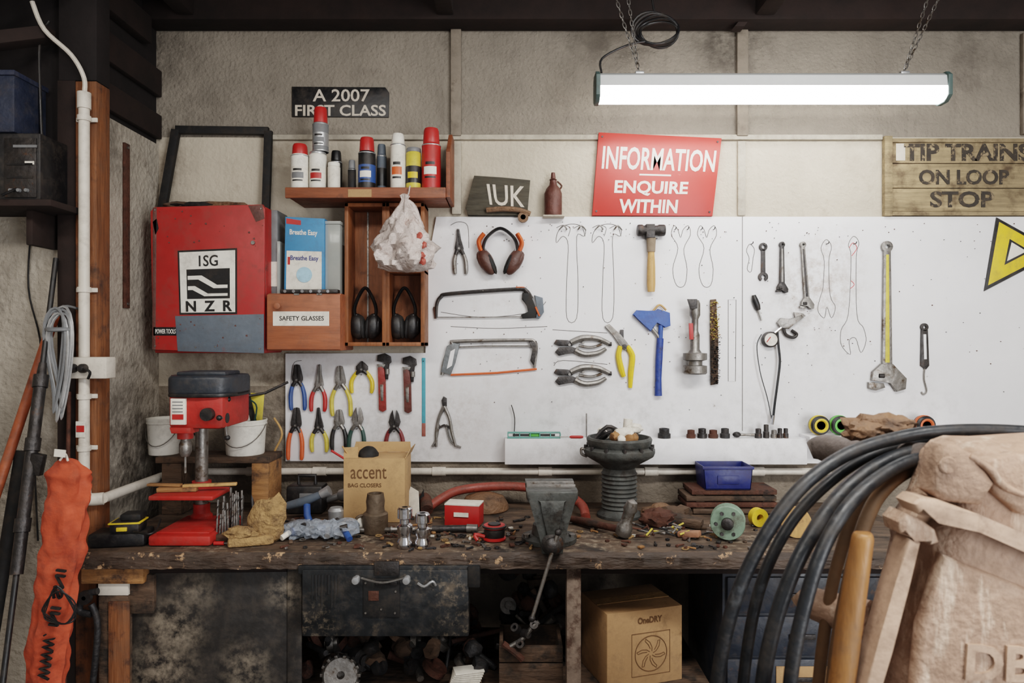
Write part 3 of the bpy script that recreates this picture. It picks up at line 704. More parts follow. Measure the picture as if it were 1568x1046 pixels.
b.ptube([(668,487),(669,466),(675,455),(690,450),(790,443),(806,446),(814,458)],[2,2.6,3,3,3,3.4,3],y,m_dsteel,8,smooth=6)
b.ptube([(669,486),(740,486),(805,485)],.9,y,m_steel,6,ky=.5)
b.flat([(800,448),(812,449),(817,462),(822,476),(820,487),(800,488),(798,482),(810,478),(808,468),(799,458)],y-.008,y+.008,m_blackm,.003)
b.flat([(818,452),(831,456),(833,478),(826,488),(820,487),(824,474)],y-.007,y+.008,m_bluegrey,.002)
b.ptube([(665,470),(667,488)],1.8,y,m_rust,6); b.ptube([(808,447),(802,441),(790,441)],2,y,m_orange,6)
b.ptube([(820,470),(826,484)],1.5,y-.009,m_orange,6)
p=P(740,446,YB); b.cyl(p,p+Vector((0,-.022,0)),.0018,m_steel,seg=6)
b.done()
b=B('silver_hacksaw'); y=YT-.002
b.ptube([(677,574),(681,552),(692,528),(700,523),(800,521),(818,523),(821,535),(818,563)],[3,3,3.2,3,2.6,2.6,2.6,2.4],y,m_steel,8,smooth=5)
b.flat([(675,570),(684,530),(694,525),(704,527),(697,556),(690,574)],y-.008,y+.008,mat('hacksaw_grip_grey',(122,128,132),.45,metal=.3,var=.25),.003)
b.flat([(684,565),(690,538),(697,534),(692,560)],y-.009,y-.0075,m_board,0)
b.ptube([(690,574),(760,571),(822,565)],1.6,y,m_orange,6,ky=.4)
b.ptube([(694,532),(740,530),(816,530)],1.2,y,m_steel,6)
b.flat([(810,524),(822,522),(823,540),(817,560),(812,552),(816,535)],y-.006,y+.006,m_dsteel,.001)
p=P(740,526,YB); b.cyl(p,p+Vector((0,-.022,0)),.0018,m_steel,seg=6)
b.done()
b=B('wooden_handle_hammer'); y=YB-.022; k=S(y)
b.lathe([(0,0),(8*k,0),(9*k,2*k),(9*k,7*k),(7.5*k,9*k),(7.5*k,30*k),(9*k,33*k),(9*k,40*k),(8*k,42*k),(0,42*k)],P(976,353,y),m_dsteel,axis=(1,0,0),seg=18)
b.flat([(990,343),(1003,343),(1003,364),(990,364)],y-.018,y+.018,m_dsteel,.002)
b.ptube([(997,364),(997,385),(997,410),(997,435),(997,447)],[4.5,5,6.4,6.6,5.4],y,m_beechh,12,smooth=4,ky=.8)
b.ptube([(997,386),(997,364)],[6.2,7.2],y,mat('cloth_tape_grey',(130,114,96),.8,bump=.1),12,ky=.85)
for u in (989,1005):
    p=P(u,366,YB); b.cyl(p,p+Vector((0,-.03,0)),.002,m_steel,seg=6)
b.done()
def cshape(cx,cy,ro,ri,a0,a1,n=14):
    o=[(cx+ro*math.cos(a0+(a1-a0)*i/n),cy+ro*math.sin(a0+(a1-a0)*i/n)) for i in range(n+1)]
    i_=[(cx+ri*math.cos(a1+(a0-a1)*i/n),cy+ri*math.sin(a1+(a0-a1)*i/n)) for i in range(n+1)]
    return o+i_
b=B('combination_spanner'); y=YB-.006; u=1169
b.flat(cshape(u,378,6.3,3.1,0,2*pi-.001,20),y-.003,y+.005,m_dsteel,.0006)
b.flat([(u-2.8,382),(u+2.8,382),(u+3.2,418),(u-3.2,418)],y-.003,y+.005,m_dsteel,.001)
b.flat(cshape(u,424,7.4,3.3,pi/2+.55,pi/2+2*pi-.55,16),y-.004,y+.005,m_dsteel,.0006)
p=P(u,375,YB); b.cyl(p,p+Vector((0,-.018,0)),.0018,m_steel,seg=6)
b.done()
def adjwrench(name,u,v0,v1,w,hm,m,u2=None,hs=1.):
    b=B(name); y=YB-.01; u2=u if u2 is None else u2; h=w*2.6*hs; W=w*hs
    b.flat(cshape(u,v0+w*.9,w*.9,w*.4,0,2*pi-.001,18),y-.004,y+.007,m,.0008)
    b.flat([(u-w*.55,v0+w*1.6),(u+w*.55,v0+w*1.6),(u2+w*.8,v1-h),(u2-w*.8,v1-h)],y-.005,y+.007,m,.0015)
    b.flat([(u-w*.22,v0+w*2.2),(u+w*.22,v0+w*2.2),(u2+w*.35,v1-h-4),(u2-w*.35,v1-h-4)],y-.0062,y,hm,.0005)
    b.flat([(u2-w*.9,v1-h-2),(u2+w*.9,v1-h-2),(u2+W*1.9,v1-h*.5),(u2+W*1.8,v1-h*.1),(u2+W*.9,v1),(u2+W*.35,v1-h*.34),(u2-W*.2,v1-h*.36),(u2-W*1.5,v1-h*.42),(u2-W*1.4,v1-h*.75)],y-.008,y+.009,m,.002)
    b.flat([(u2-W*1.8,v1-h*.36),(u2-W*.35,v1-h*.32),(u2-W*.2,v1-h*.16),(u2-W*1.1,v1-2),(u2-W*1.8,v1-h*.12)],y-.007,y+.008,m,.002)
    p=P(u2-W*.6,v1-h*.60,y-.008); b.lathe([(0,-.006*hs),(.005*hs,-.006*hs),(.005*hs,.006*hs),(0,.006*hs)],p,m_dsteel,axis=(1,0,0),seg=12)
    p=P(u,v0+w*.7,YB); b.cyl(p,p+Vector((0,-.02,0)),.002,m_steel,seg=6)
    return b.done()
adjwrench('small_adjustable_wrench',1198,370,449,5,m_steel,m_dsteel)
adjwrench('adjustable_wrench',1230,370,474,5.2,m_dsteel,m_steel,1236,1.15)
adjwrench('large_adjustable_wrench',1359,369,600,9.5,m_yellowg,m_steel,1359,1.65)
b=B('offset_spanner'); y=YB-.006
b.flat(cshape(1416,501,6,2.6,0,2*pi-.001,16),y-.003,y+.005,m_dsteel,.0006)
b.flat([(1411,505),(1421,505),(1423,560),(1418,566),(1410,560)],y-.003,y+.005,m_dsteel,.0012)
b.flat([(1414,512),(1418,512),(1419,550),(1415,550)],y-.0042,y,m_board,0)
b.ptube([(1416,563),(1415,580),(1419,598),(1414,604),(1411,600)],1.2,y,m_steel,6,smooth=4); b.done()
def mole(name,v0):
    b=B(name); y=YT
    def f(pts): return [(u,v0+dv) for u,dv in pts]
    b.flat(f([(848,-3),(852,-9),(870,-8),(880,-3),(876,1),(856,1)]),y-.005,y+.006,m_dsteel,.0015)
    b.flat(f([(850,10),(856,3),(876,2),(886,6),(880,12),(866,13),(856,16)]),y-.005,y+.006,m_dsteel,.0015)
    b.ptube(f([(874,-4),(892,-11),(915,-10),(934,-2)]),[4.5,5,4.4,3],y,m_steel,8,smooth=5)
    b.ptube(f([(880,8),(895,14),(915,12),(928,5)]),[4.5,4.5,4,2.6],y,m_steel,8,smooth=5)
    b.ptube(f([(886,0),(905,3),(922,-2)]),2,y-.004,m_steel,6,smooth=4)
    p=P(934,v0-2,y); b.lathe([(0,-.006),(.008,-.006),(.008,.006),(0,.006)],p,m_dsteel,axis=(1,0,0),seg=12)
    for u,dv in ((872,-1),(884,4),(893,-4)):
        p=P(u,v0+dv,y-.005); b.cyl(p+Vector((0,.004,0)),p+Vector((0,-.004,0)),.005,m_steel,seg=10)
    b.done()
mole('locking_pliers',529); mole('locking_pliers',574)
b=B('yellow_wire_strippers'); y=YT
b.flat([(926,500),(933,496),(950,512),(960,524),(966,533),(958,537),(948,528),(940,514)],y-.005,y+.006,m_steel,.0015)
b.flat([(950,505),(955,505),(955,522),(948,525)],y-.004,y+.005,m_dsteel,.001)
b.ptube([(950,530),(947,545),(951,565),(955,577)],[4,4.6,5,3.4],y,m_yellow,8,smooth=4); b.ptube([(960,530),(968,545),(966,570),(965,594)],[4,4.8,4.6,3],y,m_yellow,8,smooth=4)
p=P(956,531,y-.005); b.cyl(p+Vector((0,.004,0)),p+Vector((0,-.004,0)),.009,m_dsteel,seg=14)
b.done()
b=B('blue_brick_hammer'); y=YB-.014
b.flat([(969,482),(975,475),(1003,477),(1008,473),(1026,479),(1027,499),(1018,502),(1006,492),(1000,503),(996,508),(978,488)],y-.009,y+.01,m_bluep,.003)
b.ptube([(1012,498),(1011,520),(1008,545)],3.6,y,m_bluep,10,ky=.8)
b.ptube([(1011,518),(1009,550),(1008,580),(1008,606)],[5.2,5.6,5,5.8],y,mat('blue_rubber_grip',(34,60,132),.5,var=.2,dirt=(24,30,54),damt=.55,dscale=40),12,smooth=4,ky=.9)
b.ptube([(999,503),(1006,512),(1011,520)],2.2,y,m_steel,6)
b.ptube([(1000,476),(1010,467),(1020,475)],1.6,y,m_beechh,6,smooth=4)
p=P(1012,476,YB); b.cyl(p,p+Vector((0,-.026,0)),.002,m_steel,seg=6)
b.done()
b=B('bottle_jack_screw'); y=YB-.046; k=S(y); c=P(1064,573,y)
b.lathe([(0,0),(16*k,0),(18*k,2*k),(18*k,13*k),(11*k,14*k),(11*k,20*k),(18*k,22*k),(18*k,32*k),(10*k,33*k),(7*k,38*k),(7*k,60*k),(5*k,66*k),(5*k,84*k),(8*k,90*k),(8*k,108*k),(6*k,113*k),(0,113*k)],c,m_steel,seg=24)
b.flat([(1053,458),(1068,458),(1068,472),(1058,474)],y-.024,y-.01,m_dsteel,.002)
b.flat([(1055,495),(1061,495),(1062,520),(1056,520)],y-.02,y-.012,m_redp,.001)
b.box(P(1064,470,(y+YB)/2),(.008,abs(y-YB)+.0,.008),m_steel)
b.done()
b=B('wire_brush'); y=YB-.012
b.flat([(1088,459),(1097,458),(1100,520),(1100,588),(1089,590),(1088,520)],y,YB-.001,m_oldwood,.003)
for i in range(340):
    u=random.uniform(1087,1101); v=random.uniform(462,588) ; p=P(u,v,y); b.cyl(p,p+Vector((random.uniform(-.003,.003),-.014,random.uniform(-.003,.003))),.0012,m_blackm if v>520 else (m_goldwood if i%2 else m_yellowg),seg=4)
b.done()
b=B('black_screwdriver'); y=YB-.01
b.ptube([(1154,452),(1156,460),(1159,468),(1161,475)],[3,5,5,3.5],y,m_black,10,smooth=3); b.ptube([(1161,475),(1166,491)],1.4,y,m_steel,6)
p=P(1160,474,YB); b.cyl(p,p+Vector((0,-.018,0)),.002,m_steel,seg=6)
b.done()
b=B('adjustable_pin_wrench'); y=YT-.004
b.flat([(1190,494),(1196,487),(1212,489),(1228,482),(1231,486),(1216,497),(1208,504),(1196,502)],y-.006,y+.008,m_steel,.002)
b.flat([(1216,478),(1230,480),(1234,484),(1229,486),(1218,489)],y-.004,y+.006,m_steel,.0015)
b.ptube([(1200,502),(1203,512),(1214,517),(1220,512),(1212,506)],2.4,y,m_dsteel,8,smooth=4)
b.done()
b=B('tyre_pressure_gauge'); y=YB-.02
b.lathe([(0,0),(.028,0),(.03,.004),(.03,.02),(.027,.022),(0,.022)],P(1177,520,YB-.002),m_dsteel,axis=(0,-1,0),seg=28)
b.lathe([(0,.0222),(.024,.0222),(.024,.0235),(0,.0235)],P(1177,520,YB-.002),m_label,axis=(0,-1,0),seg=28)
b.ptube([(1174,524),(1180,516)],.6,YB-.027,m_redp,5)
b.ptube([(1190,506),(1192,530),(1194,555),(1190,590),(1186,620),(1183,648)],1.9,y,m_rubber,8,smooth=6)
b.ptube([(1166,512),(1159,530),(1164,570),(1175,610),(1182,645)],.8,y,m_rubber,6,smooth=6)
b.ptube([(1184,636),(1182,650)],2.6,y,m_chrome,8); b.ptube([(1186,510),(1196,502)],2.4,y,m_chrome,8)
b.done()
# =====================================================  LEDGE
yl2=-.08; zl=1.169
b=B('board_ledge_shelf')
b.bb(P(773,0,yl2).x,P(1236,0,yl2).x,yl2,YB-.0005,1.074,zl,m_board,.002); b.done()
def LP(u,y=-.05): return Vector((P(u,0,y).x,y,zl+.0003))
b=B('small_spirit_level')
x0=LP(777,-.06).x; x1=LP(858,-.06).x
mlev=mat('spirit_level_green',(92,150,140),.35,var=.15)
b.bb(x0,x1,-.072,-.05,zl+.0005,zl+.006,mlev,.001); b.bb(x0,x1,-.072,-.05,zl+.019,zl+.024,mlev,.001)
for f in (0,.22,.42,.6,.8,.985): b.bb(x0+(x1-x0)*f,x0+(x1-x0)*f+.004,-.072,-.05,zl+.006,zl+.019,mlev,0)
b.bb(x0+.08,x0+.12,-.066,-.056,zl+.007,zl+.018,m_green,.002)
b.cyl((x0+.02,-.061,zl+.012),(x1-.02,-.061,zl+.012),.004,m_dsteel,seg=8)
b.done()
b=B('red_screwdriver'); p=LP(857,-.072)+Vector((0,0,.006)); q_=LP(893,-.072)+Vector((0,0,.006))
b.tube([p,p.lerp(q_,.45)],.0022,m_steel,8); b.tube([p.lerp(q_,.42),p.lerp(q_,.5),p.lerp(q_,.9),q_],[.003,.0055,.0055,.004],m_redp,10); b.done()
b=B('metal_hook_rod'); p=P(785,670,-.045); b.tube([Vector((p.x+.005,-.03,zl)),P(788,640,-.03),P(783,620,-.03)],.0018,m_dsteel,6,smooth=4)
p=LP(898,-.04); b.tube([p,p+Vector((.0,0,.09))],.0025,m_steel,6); b.done()
b=B('steel_sockets')
for u,r,h,m in ((1058,.017,.03,m_rust),(1075,.018,.036,m_dsteel),(1092,.018,.03,m_rust),(1110,.018,.036,m_iron),(1161,.013,.035,m_dsteel),(1173,.011,.05,m_dsteel),(1185,.012,.03,m_steel),(1194,.010,.036,m_dsteel),(1203,.010,.036,m_dsteel),(1017,.024,.036,m_iron)):
    c=LP(u,-.055); b.lathe([(0,0),(r,0),(r,h*.45),(r*.8,h*.5),(r*.8,h*.97),(r*.7,h),(r*.5,h),(r*.5,h*.7),(0,h*.7)],c,m,seg=14)
b.done()
b=B('ratchet_handle'); p=LP(1128,-.05)+Vector((0,0,.012)); e=LP(1156,-.05)+Vector((0,0,.010))
b.blob(p,(.016,.014,.011),m_dsteel,.05,2,sub=2); b.tube([p,p.lerp(e,.5),e],[.006,.0045,.006],m_steel,8); b.done()
# =====================================================  PEDESTAL BOWL
b=B('cast_iron_pedestal_bowl'); k=S(-.21); c=Vector((P(948,0,-.21).x,-.21,BZ+.0005))
mped=mat('pedestal_grey_iron',(74,76,74),.6,metal=.2,var=.45,scale=16,bump=.15,dirt=(44,40,38),damt=.52,dscale=12)
pr=[(0,0),(34*k,0),(34*k,4*k),(28*k,9*k)]
for i in range(9): pr+=[(25.5*k,(12+i*6.4)*k),(27.5*k,(14.5+i*6.4)*k),(25.5*k,(17*1.0+i*6.4)*k)]
pr+=[(24*k,74*k),(30*k,80*k),(44*k,88*k),(52*k,93*k),(54*k,98*k),(54*k,103*k),(50*k,106*k),(46*k,107*k),(49*k,112*k),(50*k,118*k),(48*k,121*k),(45*k,121*k),(42*k,112*k),(0,108*k)]
b.lathe(pr,c,mped,seg=40)
b.lathe([(0,76*k),(30*k,80*k),(31*k,82*k),(20*k,84*k)],c,m_dsteel)
for a in range(12):
    q_=a*2*pi/12; b.cyl(c+Vector((51*k*math.cos(q_),51*k*math.sin(q_),98*k)),c+Vector((51*k*math.cos(q_),51*k*math.sin(q_),109*k)),3*k,m_dsteel,seg=8)
b.tube([c+Vector((-50*k,-.01,100*k)),c+Vector((-58*k,-.015,104*k)),c+Vector((-58*k,-.015,96*k)),c+Vector((-50*k,-.01,92*k))],2.2*k,m_steel,8,smooth=4)
b.done()
b=B('bowl_of_fittings')
for i in range(20):
    a=random.uniform(0,2*pi); r=random.uniform(0,32)*k; mm=random.choice([m_stone,m_label,m_rust,m_rawwood,m_dsteel,m_dsteel])
    b.blob(c+Vector((r*math.cos(a),r*math.sin(a),118*k+random.uniform(0,9)*k)),(random.uniform(6,12)*k,8*k,random.uniform(5,9)*k),mm,.3,2,rot=(random.random(),random.random(),0),sub=2,seed=i)
b.blob(c+Vector((4*k,-16*k,128*k)),(16*k,10*k,9*k),m_label,.3,2,seed=3); b.blob(c+Vector((22*k,-6*k,134*k)),(13*k,9*k,8*k),m_label,.3,2,seed=5)
b.cyl(c+Vector((10*k,0,120*k)),c+Vector((14*k,0,148*k)),6*k,m_label,r2=7*k,seg=12)
b.tube([c+Vector((-38*k,-10*k,120*k)),c+Vector((-20*k,-12*k,138*k)),c+Vector((-4*k,-8*k,132*k))],3*k,m_dsteel,8,smooth=3)
b.tube([c+Vector((-30*k,0,118*k)),c+Vector((-10*k,-5*k,130*k)),c+Vector((20*k,0,122*k))],2.5*k,m_dsteel,8,smooth=3)
b.done()
# =====================================================  CONDUIT, POST
xp=-1.325; r=.0155
b=B('conduit_feed_cable')
b.tube([(xp-.13,-.54,2.56),(xp-.10,-.53,2.48),(xp-.03,-.51,2.41),(xp,-.496,2.345),(xp,-.496,2.29)],.007,m_pvc,8,smooth=5); b.done()
b=B('white_conduit_pipe')
b.cyl((xp,-.496,2.29),(xp,-.496,1.06),r,m_pvc)
b.cyl((xp,-.496,2.30),(xp,-.496,2.25),r*1.25,m_pvc)
for z in (2.22,1.69,1.36,1.2):
    b.cyl((xp,-.496,z-.008),(xp,-.496,z+.008),r*1.25,m_pvc); b.box((xp,-.4815,z),(.066,.006,.014),m_pvc)
b.box((xp,-.513,1.26),(.03,.003,.05),m_label)
b.box((xp,-.515,1.262),(.024,.002,.02),m_redp,bev=0)
b.tube([(xp,-.496,1.08),(xp+.002,-.495,1.05),(xp+.016,-.490,1.04),(xp+.05,-.478,1.04)],r*1.25,m_pvc,16,smooth=5)
b.done()
b=B('white_conduit_pipe')
b.cyl((xp+.048,-.478,1.04),(xp+.055,-.06,1.04),r,m_pvc)
b.tube([(xp+.055,-.08,1.04),(xp+.06,-.05,1.04),(xp+.08,-.034,1.04),(xp+.11,-.034,1.04)],r*1.2,m_pvc,16,smooth=5)
b.cyl((xp+.10,-.034,1.04),(1.2,-.034,1.04),r*.85,m_pvc)
for x in (-1.0,-.75,-.3,.1,.5,.9): b.cyl((x,-.034,1.04),(x+.05,-.034,1.04),r*1.1,m_pvc)
b.done()
b=B('wooden_wall_post'); b.bb(-1.42,-1.30,-.474,-.401,0,2.345,m_post,.004); b.bb(-1.42,-1.365,-.478,-.474,0,2.345,m_darkwood,.001); b.bb(-1.42,-1.30,-.474,-.401,2.346,2.86,m_darkwood2,.004); b.done()
b=B('socket_junction_box')
y=-.53; a=P(103,547,y); e=P(163,580,y)
b.bb(a.x,e.x,y,-.4785,e.z,a.z,m_pvc,.004)
for u in (113,129):
    p=P(u,564,y); b.lathe([(0,0),(.014,0),(.014,.012),(.008,.022),(0,.024)],p,m_black,axis=(0,-1,0),seg=18)
b.tube([P(129,564,y-.02),P(138,570,y-.025),P(135,580,y-.02)],.004,m_black,8,smooth=4)
b.done()
b=B('rusty_flat_bar'); ztp=CZ+(523-220)*S(-.23); zbt=CZ+(523-472)*S(-.23); b.bb(-1.3495,-1.341,-.245,-.213,zbt,ztp,m_rust,.001); b.cyl((-1.341,-.229,ztp-.015),(-1.336,-.229,ztp-.015),.005,m_steel,seg=8); b.cyl((-1.341,-.229,zbt+.015),(-1.336,-.229,zbt+.015),.005,m_steel,seg=8); b.done()
b=B('left_wall_shelf'); b.bb(-1.949,-1.345,-.62,-.479,1.925,1.945,m_darkwood,.003)
b.bb(-1.949,-1.43,-.479,-.441,1.925,1.945,m_darkwood,.003)
b.bb(-1.46,-1.44,-.56,-.441,1.82,1.925,m_darkwood,.003); b.done()
b=B('stereo_receiver')
y=-.6; b.bb(-1.86,P(62,0,y).x,y,-.46,1.946,P(0,204,y).z,m_black,.004)
b.bb(P(8,0,y).x,P(57,0,y).x,y-.004,y,P(0,303,y).z,P(0,212,y).z,m_dsteel,.002)
b.pbox(20,222,56,226,y-.006,y-.003,m_grey,0)
for v in (250,270): b.pbox(10,v,50,v+3,y-.006,y-.003,m_black,0)
for u,v in ((18,292),(30,292),(42,292)):
    p=P(u,v,y-.004); b.lathe([(0,0),(.006,0),(.005,.008),(0,.008)],p,m_grey,axis=(0,-1,0),seg=14)
b.pbox(38,247,52,252,y-.006,y-.003,m_label,0)
b.done()
b=B('blue_storage_crate'); y=-.6; zt0=P(0,203,y).z+.001
b.bb(-1.86,P(22,0,y).x,y,-.46,zt0,P(0,110,y).z,mat('dusty_blue',(30,38,56),.6,var=.3),.005)
b.bb(-1.86,P(24,0,y).x,y-.006,-.455,P(0,116,y).z,P(0,108,y).z,mat('dusty_blue2',(34,42,62),.6,var=.3),.002); b.done()
b=B('wall_power_cable')
b.tube([(-1.43,-.50,2.52),(-1.46,-.50,2.45),(-1.455,-.5,2.2),(-1.44,-.52,2.05),(-1.47,-.645,1.95)],.004,m_black,8,smooth=6)
b.tube([(-1.52,-.448,1.92),(-1.53,-.45,1.7),(-1.49,-.45,1.5),(-1.51,-.45,1.2),(-1.50,-.45,.9)],.003,m_black,6,smooth=6)
b.done()
b=B('grey_cable_hank')
c=P(92,555,-.55)
for i in range(7):
    w=.020+.008*random.random(); o=Vector((random.uniform(-.012,.012),-.006*i*.4,random.uniform(-.015,.015))); ph=random.uniform(-.4,.4)
    L_=.14+.03*random.random()
    pts=[c+o+Vector((w*math.sin(q_)+.012*math.sin(2*q_+ph),.004*math.cos(3*q_),L_*math.cos(q_))) for q_ in [j*2*pi/24 for j in range(24)]]
    b.tube(pts,.0042,m_silver if i%2 else m_grey,6,closed=True)
b.tube([c+Vector((-.03,-.012,.10)),c+Vector((0,-.03,.098)),c+Vector((.034,-.012,.1)),c+Vector((.0,.015,.1))],.0065,m_grey,6,closed=True,smooth=4)
b.tube([c+Vector((-.02,0,.14)),c+Vector((0,.02,.17)),Vector((c.x+.01,-.479,c.z+.165))],.004,m_grey,6,smooth=4)
b.done()
def leaning(name,pa,pb,r,m,extra=None):
    pa=Vector(pa); pb=Vector(pb); d=pb-pa; t=(0.003-pa.z)/d.z; e=pa+d*t
    b=B(name)
    if extra: extra(b,pa,e)
    b.cyl(pa,e,r,m)
    b.done()
leaning('orange_wooden_pole',P(86,478,-.495),P(0,738,-.60),.014,mat('varnished_orange_wood',(150,78,48),.45,var=.3,scale=20,dirt=(90,48,32),damt=.58))
def gun(b,a,e):
    b.tube([a.lerp(e,.18),a.lerp(e,.22),a.lerp(e,.5)],[.010,.016,.016],m_dsteel,10)
    for f in (.2,.3,.42): b.tube([a.lerp(e,f),a.lerp(e,f+.02)],.02,m_dsteel,12)
    p=a.lerp(e,.34); b.box(p+Vector((.02,0,0)),(.035,.02,.06),m_dsteel,rot=(0,.2,0))
leaning('black_sash_clamp',P(86,396,-.49),P(28,858,-.74),.0075,m_black,gun)
leaning('black_steel_pipe',P(34,690,-.56),P(0,900,-.62),.018,m_blackm)
leaning('rusty_pinch_bar',P(106,600,-.485),P(104,730,-.52),.006,m_rust)
b=B('orange_umbrella_bag')
yb_=-.72; pts=[P(102,702,yb_),P(105,722,yb_),P(104,760,yb_),P(98,810,yb_),P(90,870,yb_),P(82,940,yb_),P(75,1000,yb_),P(70,1060,yb_)]
d=(pts[-1]-pts[-3]); t=(.03-pts[-1].z)/d.z; pts.append(pts[-1]+d*t*.5); pts.append(pts[-1]+d*t*.5)
P2=cat(pts,12)
tb=bmesh.new(); rings=[]; n=len(P2)
for i,p in enumerate(P2):
    f=i/(n-1); w=.058*min(1,.25+f*6)*(1-.3*max(0,f-.3)); ring=[]
    for j in range(40):
        a=2*pi*j/40; q_=1+.26*noise.noise(Vector((math.cos(a)*1.8,math.sin(a)*1.8,f*22)))+.07*math.sin(3*a+f*34)+.06*math.sin(7*a+f*14)
        ring.append(tb.verts.new(p+Vector((w*q_*math.cos(a),w*.6*q_*math.sin(a),0))))
    rings.append(ring)
for i in range(n-1):
    for j in range(40): tb.faces.new((rings[i][j],rings[i][(j+1)%40],rings[i+1][(j+1)%40],rings[i+1][j]))
tb.faces.new(rings[0]); tb.faces.new(rings[-1][::-1]); bmesh.ops.recalc_face_normals(tb,faces=tb.faces)
b.add(tb,m_orangefab)
yy=yb_-.044
def vt(b,txt,a,c_,w):
    a=Vector(a); c_=Vector(c_); t=(c_-a).normalized(); n_=Vector((t.z,0,-t.x))
    if n_.x>0: n_=-n_
    b.text(txt,a-n_*w/2,c_-n_*w/2,c_+n_*w/2,a+n_*w/2,m_blackm,.004,.0)
vt(b,'WWW.',P(66,1040,yy),P(76,972,yy),.030)
vt(b,'NI SNI',P(82,958,yy),P(94,872,yy),.026)
b.tube([P(104,705,yb_-.03),P(100,695,yb_-.01),P(92,705,yb_-.03)],.003,m_label,6,smooth=4)
b.box(P(92,694,yb_-.035),(.03,.003,.02),m_label,rot=(0,.1,0),bev=0)
for i in range(3): b.tube([P(66+i*3,930,yy-.01),P(88,905-i*4,yy-.018),P(116,925+i*8,yy-.006),P(100,955,yy-.018),P(70,940+i*4,yy-.008)],.0022,m_black,6,closed=True,smooth=5)
b.done()
# =====================================================  WORKBENCH
b=B('workbench')
XL=-1.262; XR=1.3; YF=-.62
T0=BZ-.05
for i,(y0,y1) in enumerate(((-.62,-.47),(-.468,-.32),(-.318,-.17),(-.168,-.052))):
    b.bb(XL+random.uniform(0,.012),XR,y0,y1,T0,BZ-random.uniform(0,.0008),m_bench,.004)
b.bb(XL+.01,XR,-.051,-.002,T0,BZ-.001,m_bench,.002)
tb=bmesh.new(); n=320; R=[]
for i in range(n+1):
    x=XL+(XR-XL)*i/n; q1=noise.noise(Vector((x*16,0,0))); q2=noise.noise(Vector((x*45,3,0))); c1=.004*q1+.003*q2
    R.append([tb.verts.new((x,YF,T0)),tb.verts.new((x,YF-.012+c1,T0+.004+c1*.6)),tb.verts.new((x,YF-.012-c1,BZ-.014+c1)),tb.verts.new((x,YF-.004+c1,BZ-.004+min(0,c1))),tb.verts.new((x,YF,BZ-.001))])
for i in range(n):
    for j in range(4): tb.faces.new((R[i][j],R[i+1][j],R[i+1][j+1],R[i][j+1]))
tb.faces.new(R[0][::-1]); tb.faces.new(R[-1])
bmesh.ops.recalc_face_normals(tb,faces=tb.faces); b.add(tb,m_benchedge)
b.bb(P(127,0,-.6).x,P(222,0,-.6).x,-.61,-.5,T0-.048,T0-.0005,m_rawwood,.004)
b.bb(P(150,0,-.6).x,P(196,0,-.6).x,-.60,-.52,T0-.085,T0-.048,m_pvc,.002)
b.bb(P(150,0,-.6).x,P(196,0,-.6).x,-.6,-.52,0,T0-.085,m_oldwood,.006)
b.bb(P(168,0,-.6).x,P(200,0,-.6).x,-.608,-.60,0,T0-.10,m_post,.003)
b.bb(P(196,0,-.59).x,P(236,0,-.59).x,-.59,-.55,P(0,940,-.59).z,P(0,880,-.59).z,m_oldwood,.004)
b.bb(P(122,0,-.6).x,P(156,0,-.6).x,-.30,-.22,0,T0,m_rawwood,.004)
b.bb(XL+.05,XR,-.575,-.53,T0-.03,T0-.0005,m_darkwood,.003)
b.bb(P(867,0,-.585).x,P(889,0,-.585).x,-.60,-.555,0,T0,mat('flaky_painted_leg',(120,104,92),.7,var=.4,dirt=(66,46,36),damt=.48,dscale=20),.003)
b.bb(XL+.06,.62,-.56,-.05,.44,.46,m_oldwood,.002)
b.bb(XR-.06,XR,-.6,-.52,0,T0,m_oldwood,.004); b.bb(XR-.06,XR,-.1,-.04,0,T0,m_oldwood,.004)
b.bb(XL+.02,XL+.09,-.1,-.04,0,T0,m_oldwood,.004)
b.done()
b=B('iron_g_clamp'); y=-.622
b.tube([P(150,905,y),P(128,912,y),P(122,935,y),P(140,940,y)],.010,m_iron,10,smooth=4); b.tube([P(140,925,y),P(150,960,y),P(142,1050,y)],.009,m_iron,10,smooth=4); b.lathe([(.006,-.006),(.02,-.006),(.02,.006),(.006,.006),(.006,-.006)],P(130,915,y-.01),m_dsteel,axis=(0,1,0),seg=16)
b.done()
b=B('black_side_panel')
q=[P(203,876,-.565),P(457,873,-.565),P(457,1100,-.565),P(203,1100,-.565)]
b.poly(q,(0,-.012,0),m_blackpanel,.002)
b.pbox(440,870,462,1130,-.584,-.5775,m_blackpanel,.002)
b.done()
b=B('black_bench_drawer')
y=-.645
b.pbox(462,872,718,975,y,-.601,m_drawer,.005)
b.pbox(456,866,735,880,y+.004,-.601,m_drawer,.004)
b.pbox(716,868,735,900,y-.003,-.601,m_blackm,.003)
b.pbox(573,860,611,882,y-.008,y+.002,m_dsteel,.002); b.pbox(556,886,612,945,y-.005,y+.002,m_blackm,.002)
b.pbox(564,905,580,920,y-.007,y,m_rust,.001)
for u in (547,624):
    p=P(u,885,y); b.lathe([(0,0),(.009,0),(.006,.012),(.012,.018),(.01,.026),(0,.028)],p,m_silver,axis=(0,-1,0),seg=16)
b.tube([P(553,885,y-.016),P(585,892,y-.022),P(618,885,y-.016)],.003,m_steel,6,smooth=4)
b.pbox(575,890,608,896,y-.012,y-.004,m_dsteel,.001)
for u,v in ((560,938),(605,938),(560,892),(606,905),(584,932)):
    p=P(u,v,y-.004); b.cyl(p,p+Vector((0,-.004,0)),.003,m_steel,seg=8)
for i in range(9):
    u=478+i*5; L_=random.uniform(20,52); b.ptube([(u,880),(u+random.uniform(-1,1),880+L_)],random.uniform(.8,1.8),y-.0006,m_blackm,6,ky=.4)
